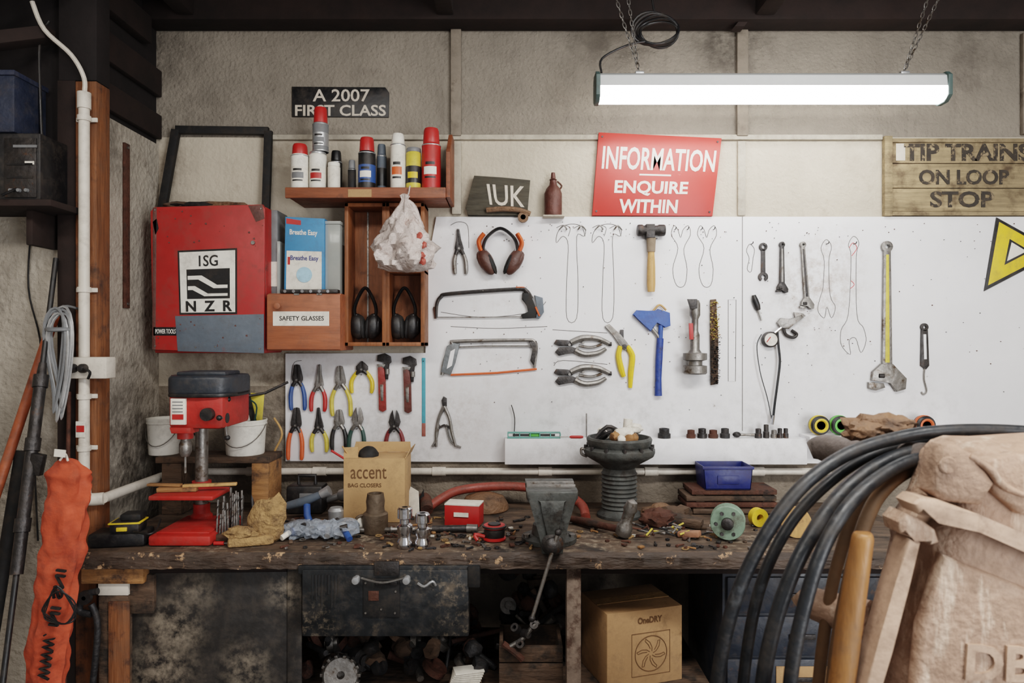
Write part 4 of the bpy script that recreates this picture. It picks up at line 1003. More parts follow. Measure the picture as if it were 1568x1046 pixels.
b.tube([P(640,893,y-.004),P(650,898,y-.014),P(662,890,y-.012),P(667,896,y-.005)],.004,m_silver,6,smooth=3)
b.done()
b=B('steel_side_cabinet')
mcab=mat('blue_black_cabinet',(36,42,52),.45,var=.35,scale=10,dirt=(90,60,40),damt=.6)
y=-.515
x0=.645; x1=1.235
b.bb(x0,x1,y,-.11,0.002,.83,mcab,.004)
for z0_,z1_ in ((.70,.81),(.57,.69),(.44,.56)):
    b.bb(x0+.012,x1-.012,y-.012,y,z0_,z1_,mcab,.004); b.bb(x0+.2,x0+.28,y-.02,y-.012,(z0_+z1_)/2-.008,(z0_+z1_)/2+.008,m_dsteel,.002)
b.bb(x0+.16,x0+.32,y-.016,y-.012,.47,.54,m_cardd,.001)
b.done()
b=B('cardboard_fan_box')
z0=.4605
def boxq(b,cx,cy,w,d,h,rot,m,z0,bev=.002):
    b.box((cx,cy,z0+h/2),(w,d,h),m,rot=(0,0,rot),bev=bev)
    return Matrix.Translation((cx,cy,z0))@Matrix.Rotation(rot,4,'Z')
W_,D_=.26,.2; H_=.235
M=boxq(b,.385,-.39,W_,D_,H_,.30,m_cardd,z0)
def ffc(s,z): return M@Vector((s*W_/2,-D_/2-.0012,z))
def ftxt(txt,s0,z1,s1,z0_,m,bold=.02): b.text(txt,ffc(s0,z1),ffc(s1,z1),ffc(s1,z0_),ffc(s0,z0_),m,.0004,bold)
ftxt('OneDRY',-.2,H_-.022,.45,H_-.042,m_cardink,.03)
cc=M@Vector((.02,-D_/2-.0008,H_/2-.02)); ax=(M.to_3x3()@Vector((1,0,0)))
b.tube([cc+ax*(.055*math.cos(q_))+Vector((0,0,.055*math.sin(q_))) for q_ in [j*2*pi/32 for j in range(32)]],.0014,m_cardink,5,closed=True)
b.tube([cc+ax*sx_*.066+Vector((0,0,sz_*.066)) for sx_,sz_ in ((-1,-1),(1,-1),(1,1),(-1,1))],.0012,m_cardink,5,closed=True)
for i in range(6):
    a=i*pi/3
    b.tube([cc+ax*(.050*t_*math.cos(a+t_*.9))+Vector((0,0,.050*t_*math.sin(a+t_*.9))) for t_ in (.15,.4,.7,1)]+[cc+ax*(.050*t_*math.cos(a+.55+t_*.5))+Vector((0,0,.050*t_*math.sin(a+.55+t_*.5))) for t_ in (.9,.6,.3)],.0011,m_cardink,5)
b.box(M@Vector((0,0,H_+.001)),(W_*.98,.045,.001),mat('parcel_tape',(186,150,104),.25),rot=(0,0,.30),bev=0)
b.done()
def junk(name,u0,u1,n,seed,y0=-.5,y1=-.15,zb=.4605,spread=.2):
    rnd=random.Random(seed); b=B(name)
    ms=[m_iron,m_dsteel,m_rust,m_iron,m_steel,m_steel,m_rust,m_iron,m_oldwood]
    x0=(u0-784)*S(-.4); x1=(u1-784)*S(-.4)
    for i in range(n):
        c=Vector((rnd.uniform(x0,x1),rnd.uniform(y0,y1),zb+.03+rnd.uniform(0,spread)*(0.4+rnd.random()*.6))); m=rnd.choice(ms); t=rnd.random()
        ax=Vector((rnd.uniform(-1,1),rnd.uniform(-1,.2),rnd.uniform(-.5,1))).normalized()
        if t<.4: r=rnd.uniform(.02,.045); b.lathe([(r*.3,-.01),(r,-.01),(r,.01),(r*.3,.01),(r*.3,-.01)],c,m,axis=ax,seg=18); b.lathe([(r*.35,-.02),(r*.45,-.02),(r*.45,.02),(r*.35,.02)],c,m,axis=ax,seg=12)
        elif t<.68: b.cyl(c-ax*rnd.uniform(.03,.1),c+ax*rnd.uniform(.03,.1),rnd.uniform(.005,.014),m,seg=10)
        elif t<.8: b.box(c,(rnd.uniform(.03,.09),rnd.uniform(.03,.08),rnd.uniform(.01,.03)),m,rot=(rnd.random(),rnd.random(),rnd.random()*3),bev=.004)
        else: b.blob(c,(rnd.uniform(.02,.04),.03,rnd.uniform(.02,.035)),m,.35,2,sub=2,seed=i)
    if name=='scrap_metal_pile' and seed==3:
        g=P(522,1032,-.52); b.lathe([(.012,-.012),(.05,-.012),(.055,-.006),(.055,.006),(.05,.012),(.012,.012),(.012,-.012)],g,m_steel,axis=(.2,-1,.2),seg=28)
        for i in range(14):
            a=i*2*pi/14; b.box(g+Vector((.057*math.cos(a),0,.057*math.sin(a))),(.010,.02,.010),m_steel,rot=(0,-a,0),bev=.001)
    return b.done()
junk('scrap_metal_pile',475,590,44,3,spread=.10); junk('scrap_metal_pile',600,740,44,4,spread=.09)
junk('scrap_metal_pile',775,862,60,5,y0=-.34,y1=-.12,spread=.24)
b=B('wooden_crate_under_bench')
a=P(764,990,-.53); e=P(862,1060,-.53)
b.bb(a.x,e.x,-.53,-.515,.4605,a.z-.052,m_oldwood,.003); b.bb(a.x,e.x,-.53,-.515,a.z-.048,a.z,m_oldwood,.003); b.bb(a.x,a.x+.012,-.515,-.37,.4605,a.z,m_oldwood,.003); b.bb(e.x-.012,e.x,-.515,-.37,.4605,a.z,m_oldwood,.003); b.bb(a.x,e.x,-.37,-.36,.4605,a.z,m_oldwood,.003)
b.done()
b=B('paper_stack'); xq=P(712,0,-.54).x
b.box((xq,-.52,.477),(.1,.06,.032),m_oldwood)
for i in range(6): b.box((xq+.002*i,-.52,.496+i*.006),(.09,.05,.005),m_label,rot=(0,0,.05*i),bev=.001)
b.done()
b=B('pipe_fitting_clutter'); y=-.55
for (u,v) in ((797,985),(805,970),(790,962),(818,958)):
    p=P(u,v,y); b.lathe([(.006,-.012),(.013,-.012),(.013,.012),(.006,.012),(.006,-.012)],p,m_dsteel,axis=(random.uniform(-1,1),-1,random.random()),seg=12)
b.tube([P(780,990,y),P(800,978,y),P(815,960,y),P(825,952,y)],.007,m_steel,8,smooth=3)
b.tube([P(770,985,y),P(790,1000,y),P(800,1010,y)],.01,m_rust,8,smooth=3)
b.done()
# vice
b=B('bench_vice')
vx=.115
def vb(x0,x1,y0,y1,z0,z1,m,bev=.004): b.bb(vx+x0,vx+x1,y0,y1,BZ+z0,BZ+z1,m,bev)
b.lathe([(0,0),(.085,0),(.085,.012),(.055,.02),(.05,.05),(0,.05)],(vx,-.50,BZ+.0005),m_vice,seg=28)
for s in (-1,1): b.lathe([(0,0),(.011,0),(.011,.012),(0,.012)],(vx+s*.07,-.52,BZ+.012),m_steel,seg=6)
vb(-.03,.03,-.64,-.40,.045,.10,m_iron,.006)
def jaw(y0,y1): b.poly([(vx+a_,y0,BZ+z_) for a_,z_ in ((-.030,.005),(.030,.005),(.038,.06),(.046,.11),(.064,.15),(.074,.165),(.074,.185),(-.074,.185),(-.074,.165),(-.064,.15),(-.046,.11),(-.038,.06))],(0,y1-y0,0),m_vice,.006,3)
jaw(-.662,-.60); jaw(-.55,-.47)
b.poly([(vx+a_,-.668,BZ+z_) for a_,z_ in ((-.018,.06),(.018,.06),(.026,.13),(.04,.16),(-.04,.16),(-.026,.13))],(0,.01,0),m_vice,.004)
vb(-.072,.072,-.603,-.593,.14,.192,m_steel,.002); vb(-.072,.072,-.555,-.548,.14,.192,m_steel,.002)
b.lathe([(0,0),(.030,0),(.032,.006),(.022,.012),(.022,.02),(.024,.026),(.012,.038),(0,.040)],(vx,-.660,BZ+.035),m_dsteel,axis=(0,-1,0),seg=20)
h0=Vector((vx-.0,-.69,BZ+.028)); dn=Vector((-.062,-.008,-.2)).normalized()
b.tube([h0-dn*.05,h0+dn*.20],.0055,m_steel,10)
for q_ in (h0-dn*.05,h0+dn*.20): b.blob(q_,(.010,.010,.010),m_dsteel,0,1,sub=2)
b.done()
# =====================================================  LEFT REAR LEDGE + TUBS
b=B('rear_left_wooden_ledge'); zl3=1.122
b.bb(-1.26,P(412,0,-.2).x,-.2,-.056,zl3-.022,zl3,m_oldwood,.003)
b.bb(-1.24,-1.17,-.195,-.07,BZ+.0005,zl3-.022,m_oldwood,.003); b.bb(P(385,0,-.2).x,P(411,0,-.2).x,-.2,-.06,BZ+.0005,zl3-.022,m_rawwood,.003)
b.done()
def tub(name,u,y,r,h):
    b=B(name); c=Vector((P(u,0,y).x,y,zl3+.0005))
    b.lathe([(0,0),(r*.88,0),(r*.9,.003),(r*.98,h*.85),(r*1.03,h*.86),(r*1.03,h*.9),(r,h*.9),(r*1.04,h*.97),(r*1.04,h),(r*.97,h),(r*.885,h*.6),(0,h*.6)],c,m_white,seg=36)
    b.tube([c+Vector((r*1.03*math.cos(q_),-r*1.03*abs(math.sin(q_))*1.04,h*.88-h*.62*abs(math.sin(q_)))) for q_ in [j*pi/14 for j in range(15)]],.0016,m_steel,6)
    return b.done()
tub('white_plastic_tub',376,-.127,.073,.125); tub('white_plastic_tub',252,-.125,.058,.13)
b=B('tub_contents'); c=Vector((P(376,0,-.127).x,-.127,zl3+.078))
b.box(c+Vector((-.012,.015,.07)),(.075,.010,.15),m_blackm,rot=(0,-.25,0)); b.box(c+Vector((.028,.028,.065)),(.05,.004,.15),m_yellowg,rot=(0,.08,0))
b.box(c+Vector((-.014,.006,.065)),(.045,.004,.06),m_label,rot=(0,-.25,0)); b.box(c+Vector((-.04,.01,.05)),(.022,.02,.12),m_blackm,rot=(0,-.1,0))
b.tube([c+Vector((.03,-.02,0)),c+Vector((.045,-.01,.09)),c+Vector((.03,-.03,.12))],.003,m_dgreen,6,smooth=4)
b.tube([c+Vector((.0,.0,.13)),c+Vector((.06,.03,.14)),c+Vector((.14,.045,.18))],.005,m_dsteel,8)
b.done()
# =====================================================  DRILL PRESS
b=B('red_drill_press')
dy=-.36
b.bb(P(226,0,-.57).x,P(322,0,-.57).x,-.57,-.32,BZ+.0005,BZ+.032,m_redm,.008)
b.bb(P(234,0,-.57).x,P(316,0,-.57).x,-.55,-.40,BZ+.032,BZ+.038,m_redm,.002)
cx=P(309,0,dy).x
b.lathe([(0,0),(.034,0),(.034,.012),(.026,.02),(.026,.05),(0,.05)],(cx,dy,BZ+.03),m_redm,seg=24)
b.cyl((cx,dy,BZ+.04),(cx,dy,1.30),.020,m_steel,seg=24)
zt3=P(0,752,-.45).z
b.bb(P(232,0,-.5).x,P(330,0,-.5).x,-.52,-.38,zt3-.014,zt3,m_redm,.004)
b.lathe([(0,0),(.03,0),(.03,.045),(0,.045)],(cx,dy,zt3-.03),m_redm,seg=24)
zb3=P(0,664,-.44).z; zt4=P(0,604,-.44).z
b.bb(P(262,0,-.47).x,P(346,0,-.47).x,-.49,-.27,zb3+.02,zt4+.01,m_redm,.014)
b.flat([(259,655),(292,655),(292,664),(262,664)],-.50,-.44,m_redm,.003)
b.bb(P(263,0,-.49).x,P(286,0,-.49).x,-.498,-.488,P(0,650,-.49).z,P(0,610,-.49).z,m_label,.001)
b.bb(P(266,0,-.49).x,P(283,0,-.49).x,-.5,-.496,P(0,642,-.49).z,P(0,634,-.49).z,m_redp,0)
for i in range(4): b.bb(P(266,0,-.49).x,P(282,0,-.49).x,-.499,-.497,P(0,631-i*5,-.49).z,P(0,629.5-i*5,-.49).z,m_grey,0)
qx=P(284,0,-.44).x
b.cyl((qx,-.44,zb3+.03),(qx,-.44,zb3-.015),.024,m_redm,seg=20); b.cyl((qx,-.44,zb3-.01),(qx,-.44,zb3-.035),.014,m_steel)
b.lathe([(0,-.05),(.012,-.05),(.019,-.035),(.019,-.012),(.014,0),(0,0)],(qx,-.44,zb3-.022),m_steel,seg=20)
b.cyl((qx,-.44,zb3-.07),(qx,-.44,zb3-.125),.004,m_steel,seg=8)
x0=P(245,603,-.5).x; x1=P(352,603,-.5).x; z0_=P(0,606,-.5).z; z1_=P(0,576,-.5).z
mcover=mat('belt_cover_blueblack',(40,45,52),.42,var=.25,bump=.05)
pts=[]
for j in range(24):
    a=2*pi*j/24; pts.append(((x0+x1)/2+(x1-x0)/2*math.copysign(abs(math.cos(a))**.45,math.cos(a)),-.39+.115*math.copysign(abs(math.sin(a))**.7,math.sin(a)),z0_))
b.poly(pts,(0,0,z1_-z0_),mcover,.012,4)
b.poly([(p[0],p[1],z0_-.006) for p in pts],(0,0,.012),m_black,.003)
b.bb(x0+.03,x1-.03,-.46,-.34,z1_-.004,z1_+.012,mcover,.006)
b.lathe([(0,-.06),(.04,-.06),(.045,-.05),(.045,.05),(.04,.06),(0,.06)],(cx+.02,-.27,zt4-.04),m_black,seg=24)
hc=Vector((P(334,0,-.46).x,-.46,P(0,640,-.46).z))
b.cyl(hc-Vector((.02,0,0)),hc+Vector((.03,0,0)),.016,m_black)
for a in (.6,2.7,4.8):
    e=hc+Vector((.026,.07*math.sin(a)*.6-.01,.07*math.cos(a))); b.tube([hc+Vector((.02,0,0)),e],.004,m_steel,8); b.blob(e,(.009,.009,.009),m_black,0,1,sub=2)
b.lathe([(0,0),(.02,0),(.02,.02),(0,.02)],P(320,634,-.49),m_black,axis=(0,-1,0),seg=20)
b.tube([(x0+.03,-.33,z0_-.02),(x0+.0,-.35,z0_-.09),(x0+.05,-.33,z0_-.17),(x0+.03,-.32,z0_-.22)],.003,m_black,6,smooth=5)
b.done()
b=B('wood_strip_on_drill_table')
b.box((P(272,0,-.46).x,-.46,zt3+.008),(.12,.022,.014),m_rawwood,rot=(0,0,.1)); b.box((P(310,0,-.46).x+.02,-.45,zt3+.02),(.16,.018,.009),m_beechh,rot=(0,0,.2)); b.box((P(250,0,-.46).x,-.45,zt3+.02),(.11,.02,.008),m_rawwood,rot=(0,0,-.1)); b.done()
# =====================================================  BENCH-TOP CLUTTER
def on(u,v,z=0):
    p=BP(u,v); return Vector((p.x,p.y,BZ+.0006+z))
b=B('battery_charger')
p=on(197,832)
b.box(p+Vector((-.02,0,.02)),(.16,.09,.04),m_black,rot=(0,0,.15),bev=.008); b.box(p+Vector((.0,.0,.055)),(.085,.07,.035),m_black,rot=(0,0,.15),bev=.008)
b.box(p+Vector((.0,-.0,.068)),(.09,.072,.005),m_yellow,rot=(0,0,.15)); b.box(p+Vector((.01,.01,.082)),(.06,.055,.02),m_blackm,rot=(0,0,.15),bev=.006)
b.box(p+Vector((.0,-.037,.052)),(.03,.006,.012),m_yellow,rot=(0,0,.15))
b.done()
b=B('drill_bits_in_stand'); p=on(352,826)
b.box(p+Vector((0,0,.012)),(.075,.07,.024),m_oldwood,bev=.003)
for i in range(16):
    x=-.032+(i%8)*.009; yy=-.02+.035*(i//8); h=random.uniform(.05,.14); q_=p+Vector((x,yy,.02)); e=q_+Vector((random.uniform(-.008,.008),0,h))
    b.cyl(q_,e,random.uniform(.0025,.0045),m_steel,seg=8)
    nn=10; ps=[q_.lerp(e,.3+.7*j/nn)+Vector((.0035*math.cos(j*1.6),.0035*math.sin(j*1.6),0)) for j in range(nn+1)]
    b.tube(ps,.0018,m_dsteel,5)
b.done()
b=B('stone_splitting_wedge'); p=on(385,834)
b.box(p+Vector((0,.0,.014)),(.13,.05,.028),m_stone,rot=(0,0,.3),bev=.008,seg=3)
b.blob(p+Vector((.035,.03,.06)),(.050,.03,.085),m_stone,.4,2.2,rot=(.1,.35,0),seed=4)
b.blob(p+Vector((-.03,.0,.035)),(.05,.03,.02),m_stone,.35,2.5,seed=6)
b.done()
b=B('steel_cranked_bar'); p=on(388,790); b.tube([p+Vector((0,0,.01)),p+Vector((-.01,.02,.08)),p+Vector((.015,.03,.15)),p+Vector((.045,.03,.16))],.006,m_dsteel,8,smooth=4); b.tube([on(370,800,.01),on(372,800,.09)],.005,m_steel,8); b.done()
b=B('small_screwdriver'); p=on(328,835); b.tube([p+Vector((0,0,.006)),p+Vector((.03,-.0,.006))],.006,m_redp,8); b.tube([p+Vector((.03,0,.006)),p+Vector((.09,.01,.006))],.0025,m_steel,6); b.done()
b=B('small_cardboard_box')
bz=BZ+.0006; cxb=P(573,0,-.3).x
yb2=-.30; kx=S(yb2)
wv=94*kx; ztop=P(0,702,yb2).z
b.box((cxb,yb2+.07,(bz+ztop)/2),(wv,.14,ztop-bz),m_card,bev=.002)
b.poly([(cxb-wv/2,yb2+.14,ztop),(cxb+wv/2,yb2+.14,ztop),(cxb+wv/2-.004,yb2+.15,ztop+.035),(cxb-wv/2+.008,yb2+.15,ztop+.035)],(0,.003,0),m_card)
b.poly([(cxb+wv/2,yb2,ztop),(cxb+wv/2,yb2+.14,ztop),(cxb+wv/2+.015,yb2+.13,ztop+.03),(cxb+wv/2+.015,yb2+.01,ztop+.03)],(.003,0,0),m_card)
b.poly([(cxb-wv/2,yb2,ztop),(cxb-wv/2+.05,yb2,ztop),(cxb-wv/2+.04,yb2+.04,ztop+.03),(cxb-wv/2-.005,yb2+.03,ztop+.03)],(0,0,.003),m_card)
b.ptext('accent',537,716,592,733,yb2-.001,m_cardink,.0005,.0)
b.ptext('BAG CLOSERS',533,740,584,746,yb2-.001,m_cardink,.0004,.01)
b.blob((cxb-.03,yb2+.05,ztop),(.035,.035,.035),m_blackm,.1,2); b.tube([(cxb-.08,yb2+.02,ztop-.02),(cxb-.14,yb2-.02,ztop+.03)],.004,m_redp,8)
b.tube([(cxb-.07,yb2+.02,ztop-.02),(cxb-.11,yb2+.01,ztop+.04)],.003,m_beechh,8)
b.done()
b=B('folded_papers'); p=on(628,790); b.poly([p+Vector((-.03,0,0)),p+Vector((.035,-.01,0)),p+Vector((.03,.0,.085)),p+Vector((-.0,.01,.10))],(0,.003,0),m_label); b.poly([p+Vector((.0,.02,0)),p+Vector((.05,.015,0)),p+Vector((.045,.02,.09))],(0,.003,0),m_blackm); b.done()
b=B('rusty_funnel_mug'); p=on(575,815)
mpw=mat('pewter_brown',(104,90,76),.5,metal=.5,var=.35)
b.lathe([(0,0),(.038,0),(.04,.004),(.04,.06),(.036,.064),(.03,.066),(.028,.08),(.03,.1),(.026,.125),(.02,.125),(.018,.09),(0,.09)],p,mpw,seg=24)
b.tube([p+Vector((-.036,0,.055)),p+Vector((-.06,0,.045)),p+Vector((-.055,0,.015)),p+Vector((-.037,0,.012))],.005,mpw,8,smooth=4)
b.done()
mtr=mat('crinkled_clear_plastic',(176,186,198),.15,var=.3,bump=.3,alpha=.45,wear=False)
b=B('plastic_bag_of_fittings'); p=on(488,826); rb=random.Random(4)
for i in range(22):
    a=rb.uniform(0,3); q_=p+Vector((rb.uniform(-.10,.10),rb.uniform(-.02,.09),rb.uniform(.012,.04))); dx_=Vector((math.cos(a),math.sin(a),rb.uniform(-.3,.5)))*rb.uniform(.010,.024)
    b.cyl(q_-dx_,q_+dx_,rb.uniform(.007,.014),rb.choice([m_label,m_steel,m_bluegrey,m_grey,m_silver,m_dsteel,m_blue]),seg=12)
for i in range(4): b.blob(p+Vector((-.075+i*.05,.03,.024)),(.042,.05,.028),mtr,.35,3.2,seed=i,flatz=-.023)
b.done()
b=B('white_plastic_fitting'); p=on(537,812)
b.lathe([(0,0),(.014,0),(.014,.03),(.024,.036),(.024,.05),(0,.05)],p+Vector((0,0,.014)),m_label,axis=(1,-.2,.35),seg=18)
b.lathe([(0,0),(.012,0),(.012,.03),(.018,.032),(.018,.042),(0,.042)],p+Vector((-.03,-.03,.0)),m_bluegrey,seg=16); b.done()
b=B('spray_gun'); p=on(475,803)
b.tube([p+Vector((-.09,.05,.05)),p+Vector((-.03,.03,.07)),p+Vector((.03,.02,.095))],[.014,.016,.012],m_bluegrey,12,smooth=4); b.tube([p+Vector((.03,.02,.095)),p+Vector((.06,.02,.11))],[.014,.018],m_silver,12)
b.tube([p+Vector((-.02,.03,.065)),p+Vector((-.01,.0,.03)),p+Vector((.0,-.01,.012))],[.012,.012,.012],m_blue,10)
b.lathe([(0,0),(.026,0),(.028,.04),(.02,.05),(0,.05)],p+Vector((.08,.03,.0)),m_silver)
b.done()
b=B('torch_light'); p=on(520,780); b.tube([p+Vector((-.06,0,.03)),p+Vector((.0,-.01,.05)),p+Vector((.01,-.015,.055)),p+Vector((.04,-.03,.06))],[.012,.013,.022,.026],m_silver,16); b.tube([p+Vector((-.06,0,.03)),p+Vector((-.08,.01,.0))],.008,m_black,8); b.done()
b=B('black_power_tool_case'); p=on(467,790); b.box(p+Vector((-.01,.06,.05)),(.13,.08,.1),m_black,bev=.01); b.tube([p+Vector((-.04,.06,.1)),p+Vector((-.04,.06,.13)),p+Vector((.02,.06,.13)),p+Vector((.02,.06,.1))],.007,m_black,8); b.box(p+Vector((0,.018,.06)),(.05,.004,.03),m_grey); b.done()
for u in (620,647):
    b=B('chrome_impact_socket'); p=on(u,838); h=1.0 if u<630 else .85
    b.lathe([(0,0),(.022,0),(.023,.002),(.023,.02),(.019,.026),(.019,.04*h),(.023,.046*h),(.023,.066*h),(.015,.072*h),(.015,.084*h),(.022,.088*h),(.022,.115*h),(.018,.12*h),(.009,.12*h),(.009,.1*h),(0,.1*h)],p,m_chrome,seg=24); b.done()
b=B('torque_wrench'); p=on(528,822); e=on(716,819)
p.z+=.012; e.z+=.012; p.y+=.03; e.y+=.03
b.tube([p,p.lerp(e,.35),p.lerp(e,.36),p.lerp(e,.38),e],[.008,.008,.011,.008,.008],m_steel,12); b.tube([p.lerp(e,.7),e],.0115,m_dsteel,12); b.tube([e-Vector((.004,0,0)),e+Vector((.03,-.004,0))],.014,m_steel,14)
b.blob(p,(.02,.018,.012),m_steel,0,1); b.done()
b=B('red_white_parts_box'); p=on(710,806)
b.box(p+Vector((0,.03,.035)),(.118,.07,.069),m_redp,rot=(0,0,-.18),bev=.002); b.box(p+Vector((0,.03,.071)),(.119,.071,.005),m_label,rot=(0,0,-.18),bev=.001)
b.box(p+Vector((-.008,-.008,.04)),(.05,.002,.014),m_label,rot=(0,0,-.18),bev=0)
b.done()
b=B('solder_reel'); p=on(757,826)
b.lathe([(.008,0),(.034,0),(.036,.002),(.036,.006),(.030,.007),(.029,.036),(.036,.038),(.036,.042),(.032,.046),(.008,.046),(.008,0)],p,m_redp,seg=28); b.lathe([(.0292,.008),(.032,.012),(.032,.032),(.0292,.035)],p,m_dsteel,seg=28); b.lathe([(0,.046),(.020,.046),(.020,.050),(0,.050)],p,m_black,seg=20)
b.lathe([(.034,.0385),(.0375,.040),(.0375,.044),(.034,.045)],p,m_black,seg=28)
b.tube([p+Vector((-.03,-.012,.012)),p+Vector((-.06,-.02,.02)),p+Vector((-.05,-.03,.005))],.006,m_redm,8,smooth=3); b.done()
mh=mat('red_brown_hose',(134,60,48),.5,var=.3,dirt=(84,48,38),damt=.56)
b=B('red_rubber_hose')
b.tube([on(650,790,.018),on(676,785,.05),on(705,780,.07),on(760,777,.078),on(810,778,.075),on(860,782,.065),on(890,790,.04),on(897,800,.018)],.016,mh,14,smooth=6)
b.done()
b=B('rusty_pipe_elbow'); b.tube([on(636,785,.022),on(650,785,.05),on(654,792,.024)],.022,m_rust,14,smooth=6); b.done()
b=B('round_steel_lid'); p=Vector((-.1,-.115,BZ+.0006)); b.lathe([(0,0),(.085,0),(.088,.004),(.086,.02),(.07,.046),(.03,.06),(0,.062)],p,m_lbrown,seg=36); b.done()
b=B('ball_pein_hammer')
a=on(872,800,.014); e=on(955,824,.024)
b.tube([a,a.lerp(e,.4),a.lerp(e,.5),e],[.010,.015,.012,.011],m_rust,12,smooth=3)
ax=Vector((.25,-.1,.9)).normalized()
b.lathe([(0,-.016),(.022,-.016),(.025,-.008),(.025,.014),(.018,.026),(.018,.06),(.022,.07),(.016,.095),(0,.105)],e,m_steel,axis=ax,seg=20); b.done()
b=B('pile_of_rags')
for i,(u,v,m) in enumerate(((1012,795,m_lbrown),(1032,799,m_oldwood),(1008,805,m_rust))): b.blob(on(u,v,.022),(.06,.04,.032),m,.45,2.4,seed=i+2,flatz=-.021)
b.box(on(1050,806,.018),(.11,.06,.03),m_oldwood,rot=(0,.1,-.4),bev=.01)
b.done()
b=B('small_metal_parts')
rnd=random.Random(11)
for i in range(300):
    u=rnd.choice([rnd.uniform(960,1120),rnd.uniform(400,1260),rnd.uniform(430,700),rnd.uniform(640,800)]); v=rnd.uniform(792,842); p=on(u,v); m=rnd.choice([m_steel,m_rust,m_dsteel,m_dsteel,m_rawwood,m_black,m_stone,m_iron,m_steel,m_oldwood,m_label if i%3==0 else m_rust]); t=rnd.random(); a=rnd.uniform(0,6)
    if t<.3: b.lathe([(.003,0),(.007,0),(.007,.005),(.003,.005),(.003,0)],p,m,seg=6)
    elif t<.6: b.tube([p+Vector((0,0,.004)),p+Vector((.025*math.cos(a),.025*math.sin(a),.004))],.0028,m,6); b.lathe([(0,0),(.005,0),(.005,.005),(0,.005)],p,m,seg=6)
    elif t<.85: b.box(p+Vector((0,0,.004)),(rnd.uniform(.008,.03),rnd.uniform(.004,.014),.006),m,rot=(0,0,a),bev=.001)
    else: b.tube([p+Vector((.01*math.cos(q_),.01*math.sin(q_),.0025)) for q_ in (0,1,2,3,4,5)],.002,m,5,closed=True)
b.done()
b=B('pulled_nails_and_clips'); p=on(1005,822)
for i in range(30):
    a=rnd.uniform(0,6); q_=p+Vector((rnd.uniform(-.06,.09),rnd.uniform(-.02,.04),.008+rnd.uniform(0,.02))); b.tube([q_,q_+Vector((.035*math.cos(a),.02*math.sin(a),.02*rnd.random()))],.003,rnd.choice([m_steel,m_dsteel,m_rust,m_yellowg,m_iron]),6)
b.box(p+Vector((.1,-.01,.012)),(.07,.03,.018),mat('pinkish_wood_wedge',(150,106,82),.6),rot=(0,-.15,-.6),bev=.004)
b.done()
b=B('mint_green_reel'); p=on(1119,830); c=p+Vector((0,.03,.055))
b.lathe([(.012,-.028),(.05,-.028),(.052,-.024),(.052,-.018),(.034,-.014),(.034,.014),(.052,.018),(.052,.024),(.05,.028),(.012,.028)],c,m_mint,axis=(-.35,-1,.0),seg=36)
b.lathe([(0,.0),(.02,.0),(.018,.04),(.008,.046),(0,.046)],c,m_dsteel,axis=(-.35,-1,.0),seg=20)
for a in range(6):
    q_=a*pi/3; b.cyl(c+Vector((-.01,-.028,0))+Vector((.036*math.cos(q_),0,.036*math.sin(q_))),c+Vector((-.01,-.034,0))+Vector((.036*math.cos(q_),0,.036*math.sin(q_))),.006,m_dsteel,seg=8)
b.done()
b=B('yellow_tape_dispenser'); p=on(1158,808); b.lathe([(.012,0),(.03,0),(.03,.025),(.012,.025),(.012,0)],p+Vector((.01,.03,.03)),m_yellow,axis=(.2,-1,0),seg=24); b.done()
b=B('cable_drum'); p=on(1225,826); b.lathe([(.01,-.02),(.045,-.02),(.045,-.012),(.026,-.01),(.026,.012),(.045,.014),(.045,.02),(.01,.02)],p+Vector((0,.03,.046)),m_beechh,axis=(-.3,-1,0),seg=30); b.lathe([(.027,-.009),(.033,-.006),(.033,.006),(.027,.009)],p+Vector((0,.03,.046)),m_dgreen,axis=(-.3,-1,0),seg=30); b.done()
b=B('stacked_timber_offcuts')
x0=P(1047,0,-.15).x; x1=P(1190,0,-.15).x
for i in range(4):
    z=BZ+.001+i*.0225; b.box(((x0+x1)/2+random.uniform(-.012,.012),-.13,z+.011),(x1-x0-random.uniform(0,.04),.13,.018),m_rust if i%2 else m_oldwood,bev=.003)
for i in range(3):
    for x in (x0+.05,x1-.05): b.box((x,-.13,BZ+.001+i*.0225+.0205),(.03,.11,.006),m_oldwood,bev=.001)
b.done()
b=B('blue_parts_bin'); zt5=BZ+.001+3*.0225+.021
x0=P(1072,0,-.16).x; x1=P(1147,0,-.16).x; h=.082
b.poly([(x0+.008,-.2,zt5),(x1-.008,-.2,zt5),(x1,-.2,zt5+h),(x0,-.2,zt5+h)],(0,.003,0),m_dblue,.0005)
b.poly([(x0+.008,-.09,zt5),(x1-.008,-.09,zt5),(x1,-.09,zt5+h),(x0,-.09,zt5+h)],(0,.003,0),m_dblue,.0005)
b.poly([(x0+.008,-.2,zt5),(x0,-.2,zt5+h),(x0,-.09,zt5+h),(x0+.008,-.09,zt5)],(.003,0,0),m_dblue,.0005)
b.poly([(x1-.011,-.2,zt5),(x1-.003,-.2,zt5+h),(x1-.003,-.09,zt5+h),(x1-.011,-.09,zt5)],(.003,0,0),m_dblue,.0005)
b.bb(x0+.008,x1-.008,-.2,-.09,zt5,zt5+.004,m_dblue,0); b.bb(x0-.003,x1+.003,-.204,-.2,zt5+h-.01,zt5+h,m_dblue,.001)
b.bb(x0+.05,x1-.05,-.2035,-.2,zt5+.02,zt5+.05,m_dblue,.001)
b.done()
b=B('loose_mains_cable'); b.tube([P(420,640,-.06),P(432,665,-.07),P(418,700,-.06),P(424,740,-.07),on(425,786,.006),on(420,800,.006)],.004,m_beechh,8,smooth=6); b.done()
b=B('charger_cable'); b.tube([on(205,838,.046),on(228,842,.046),on(240,836,.05),on(246,820,.05)],.003,m_black,8,smooth=6); b.done()
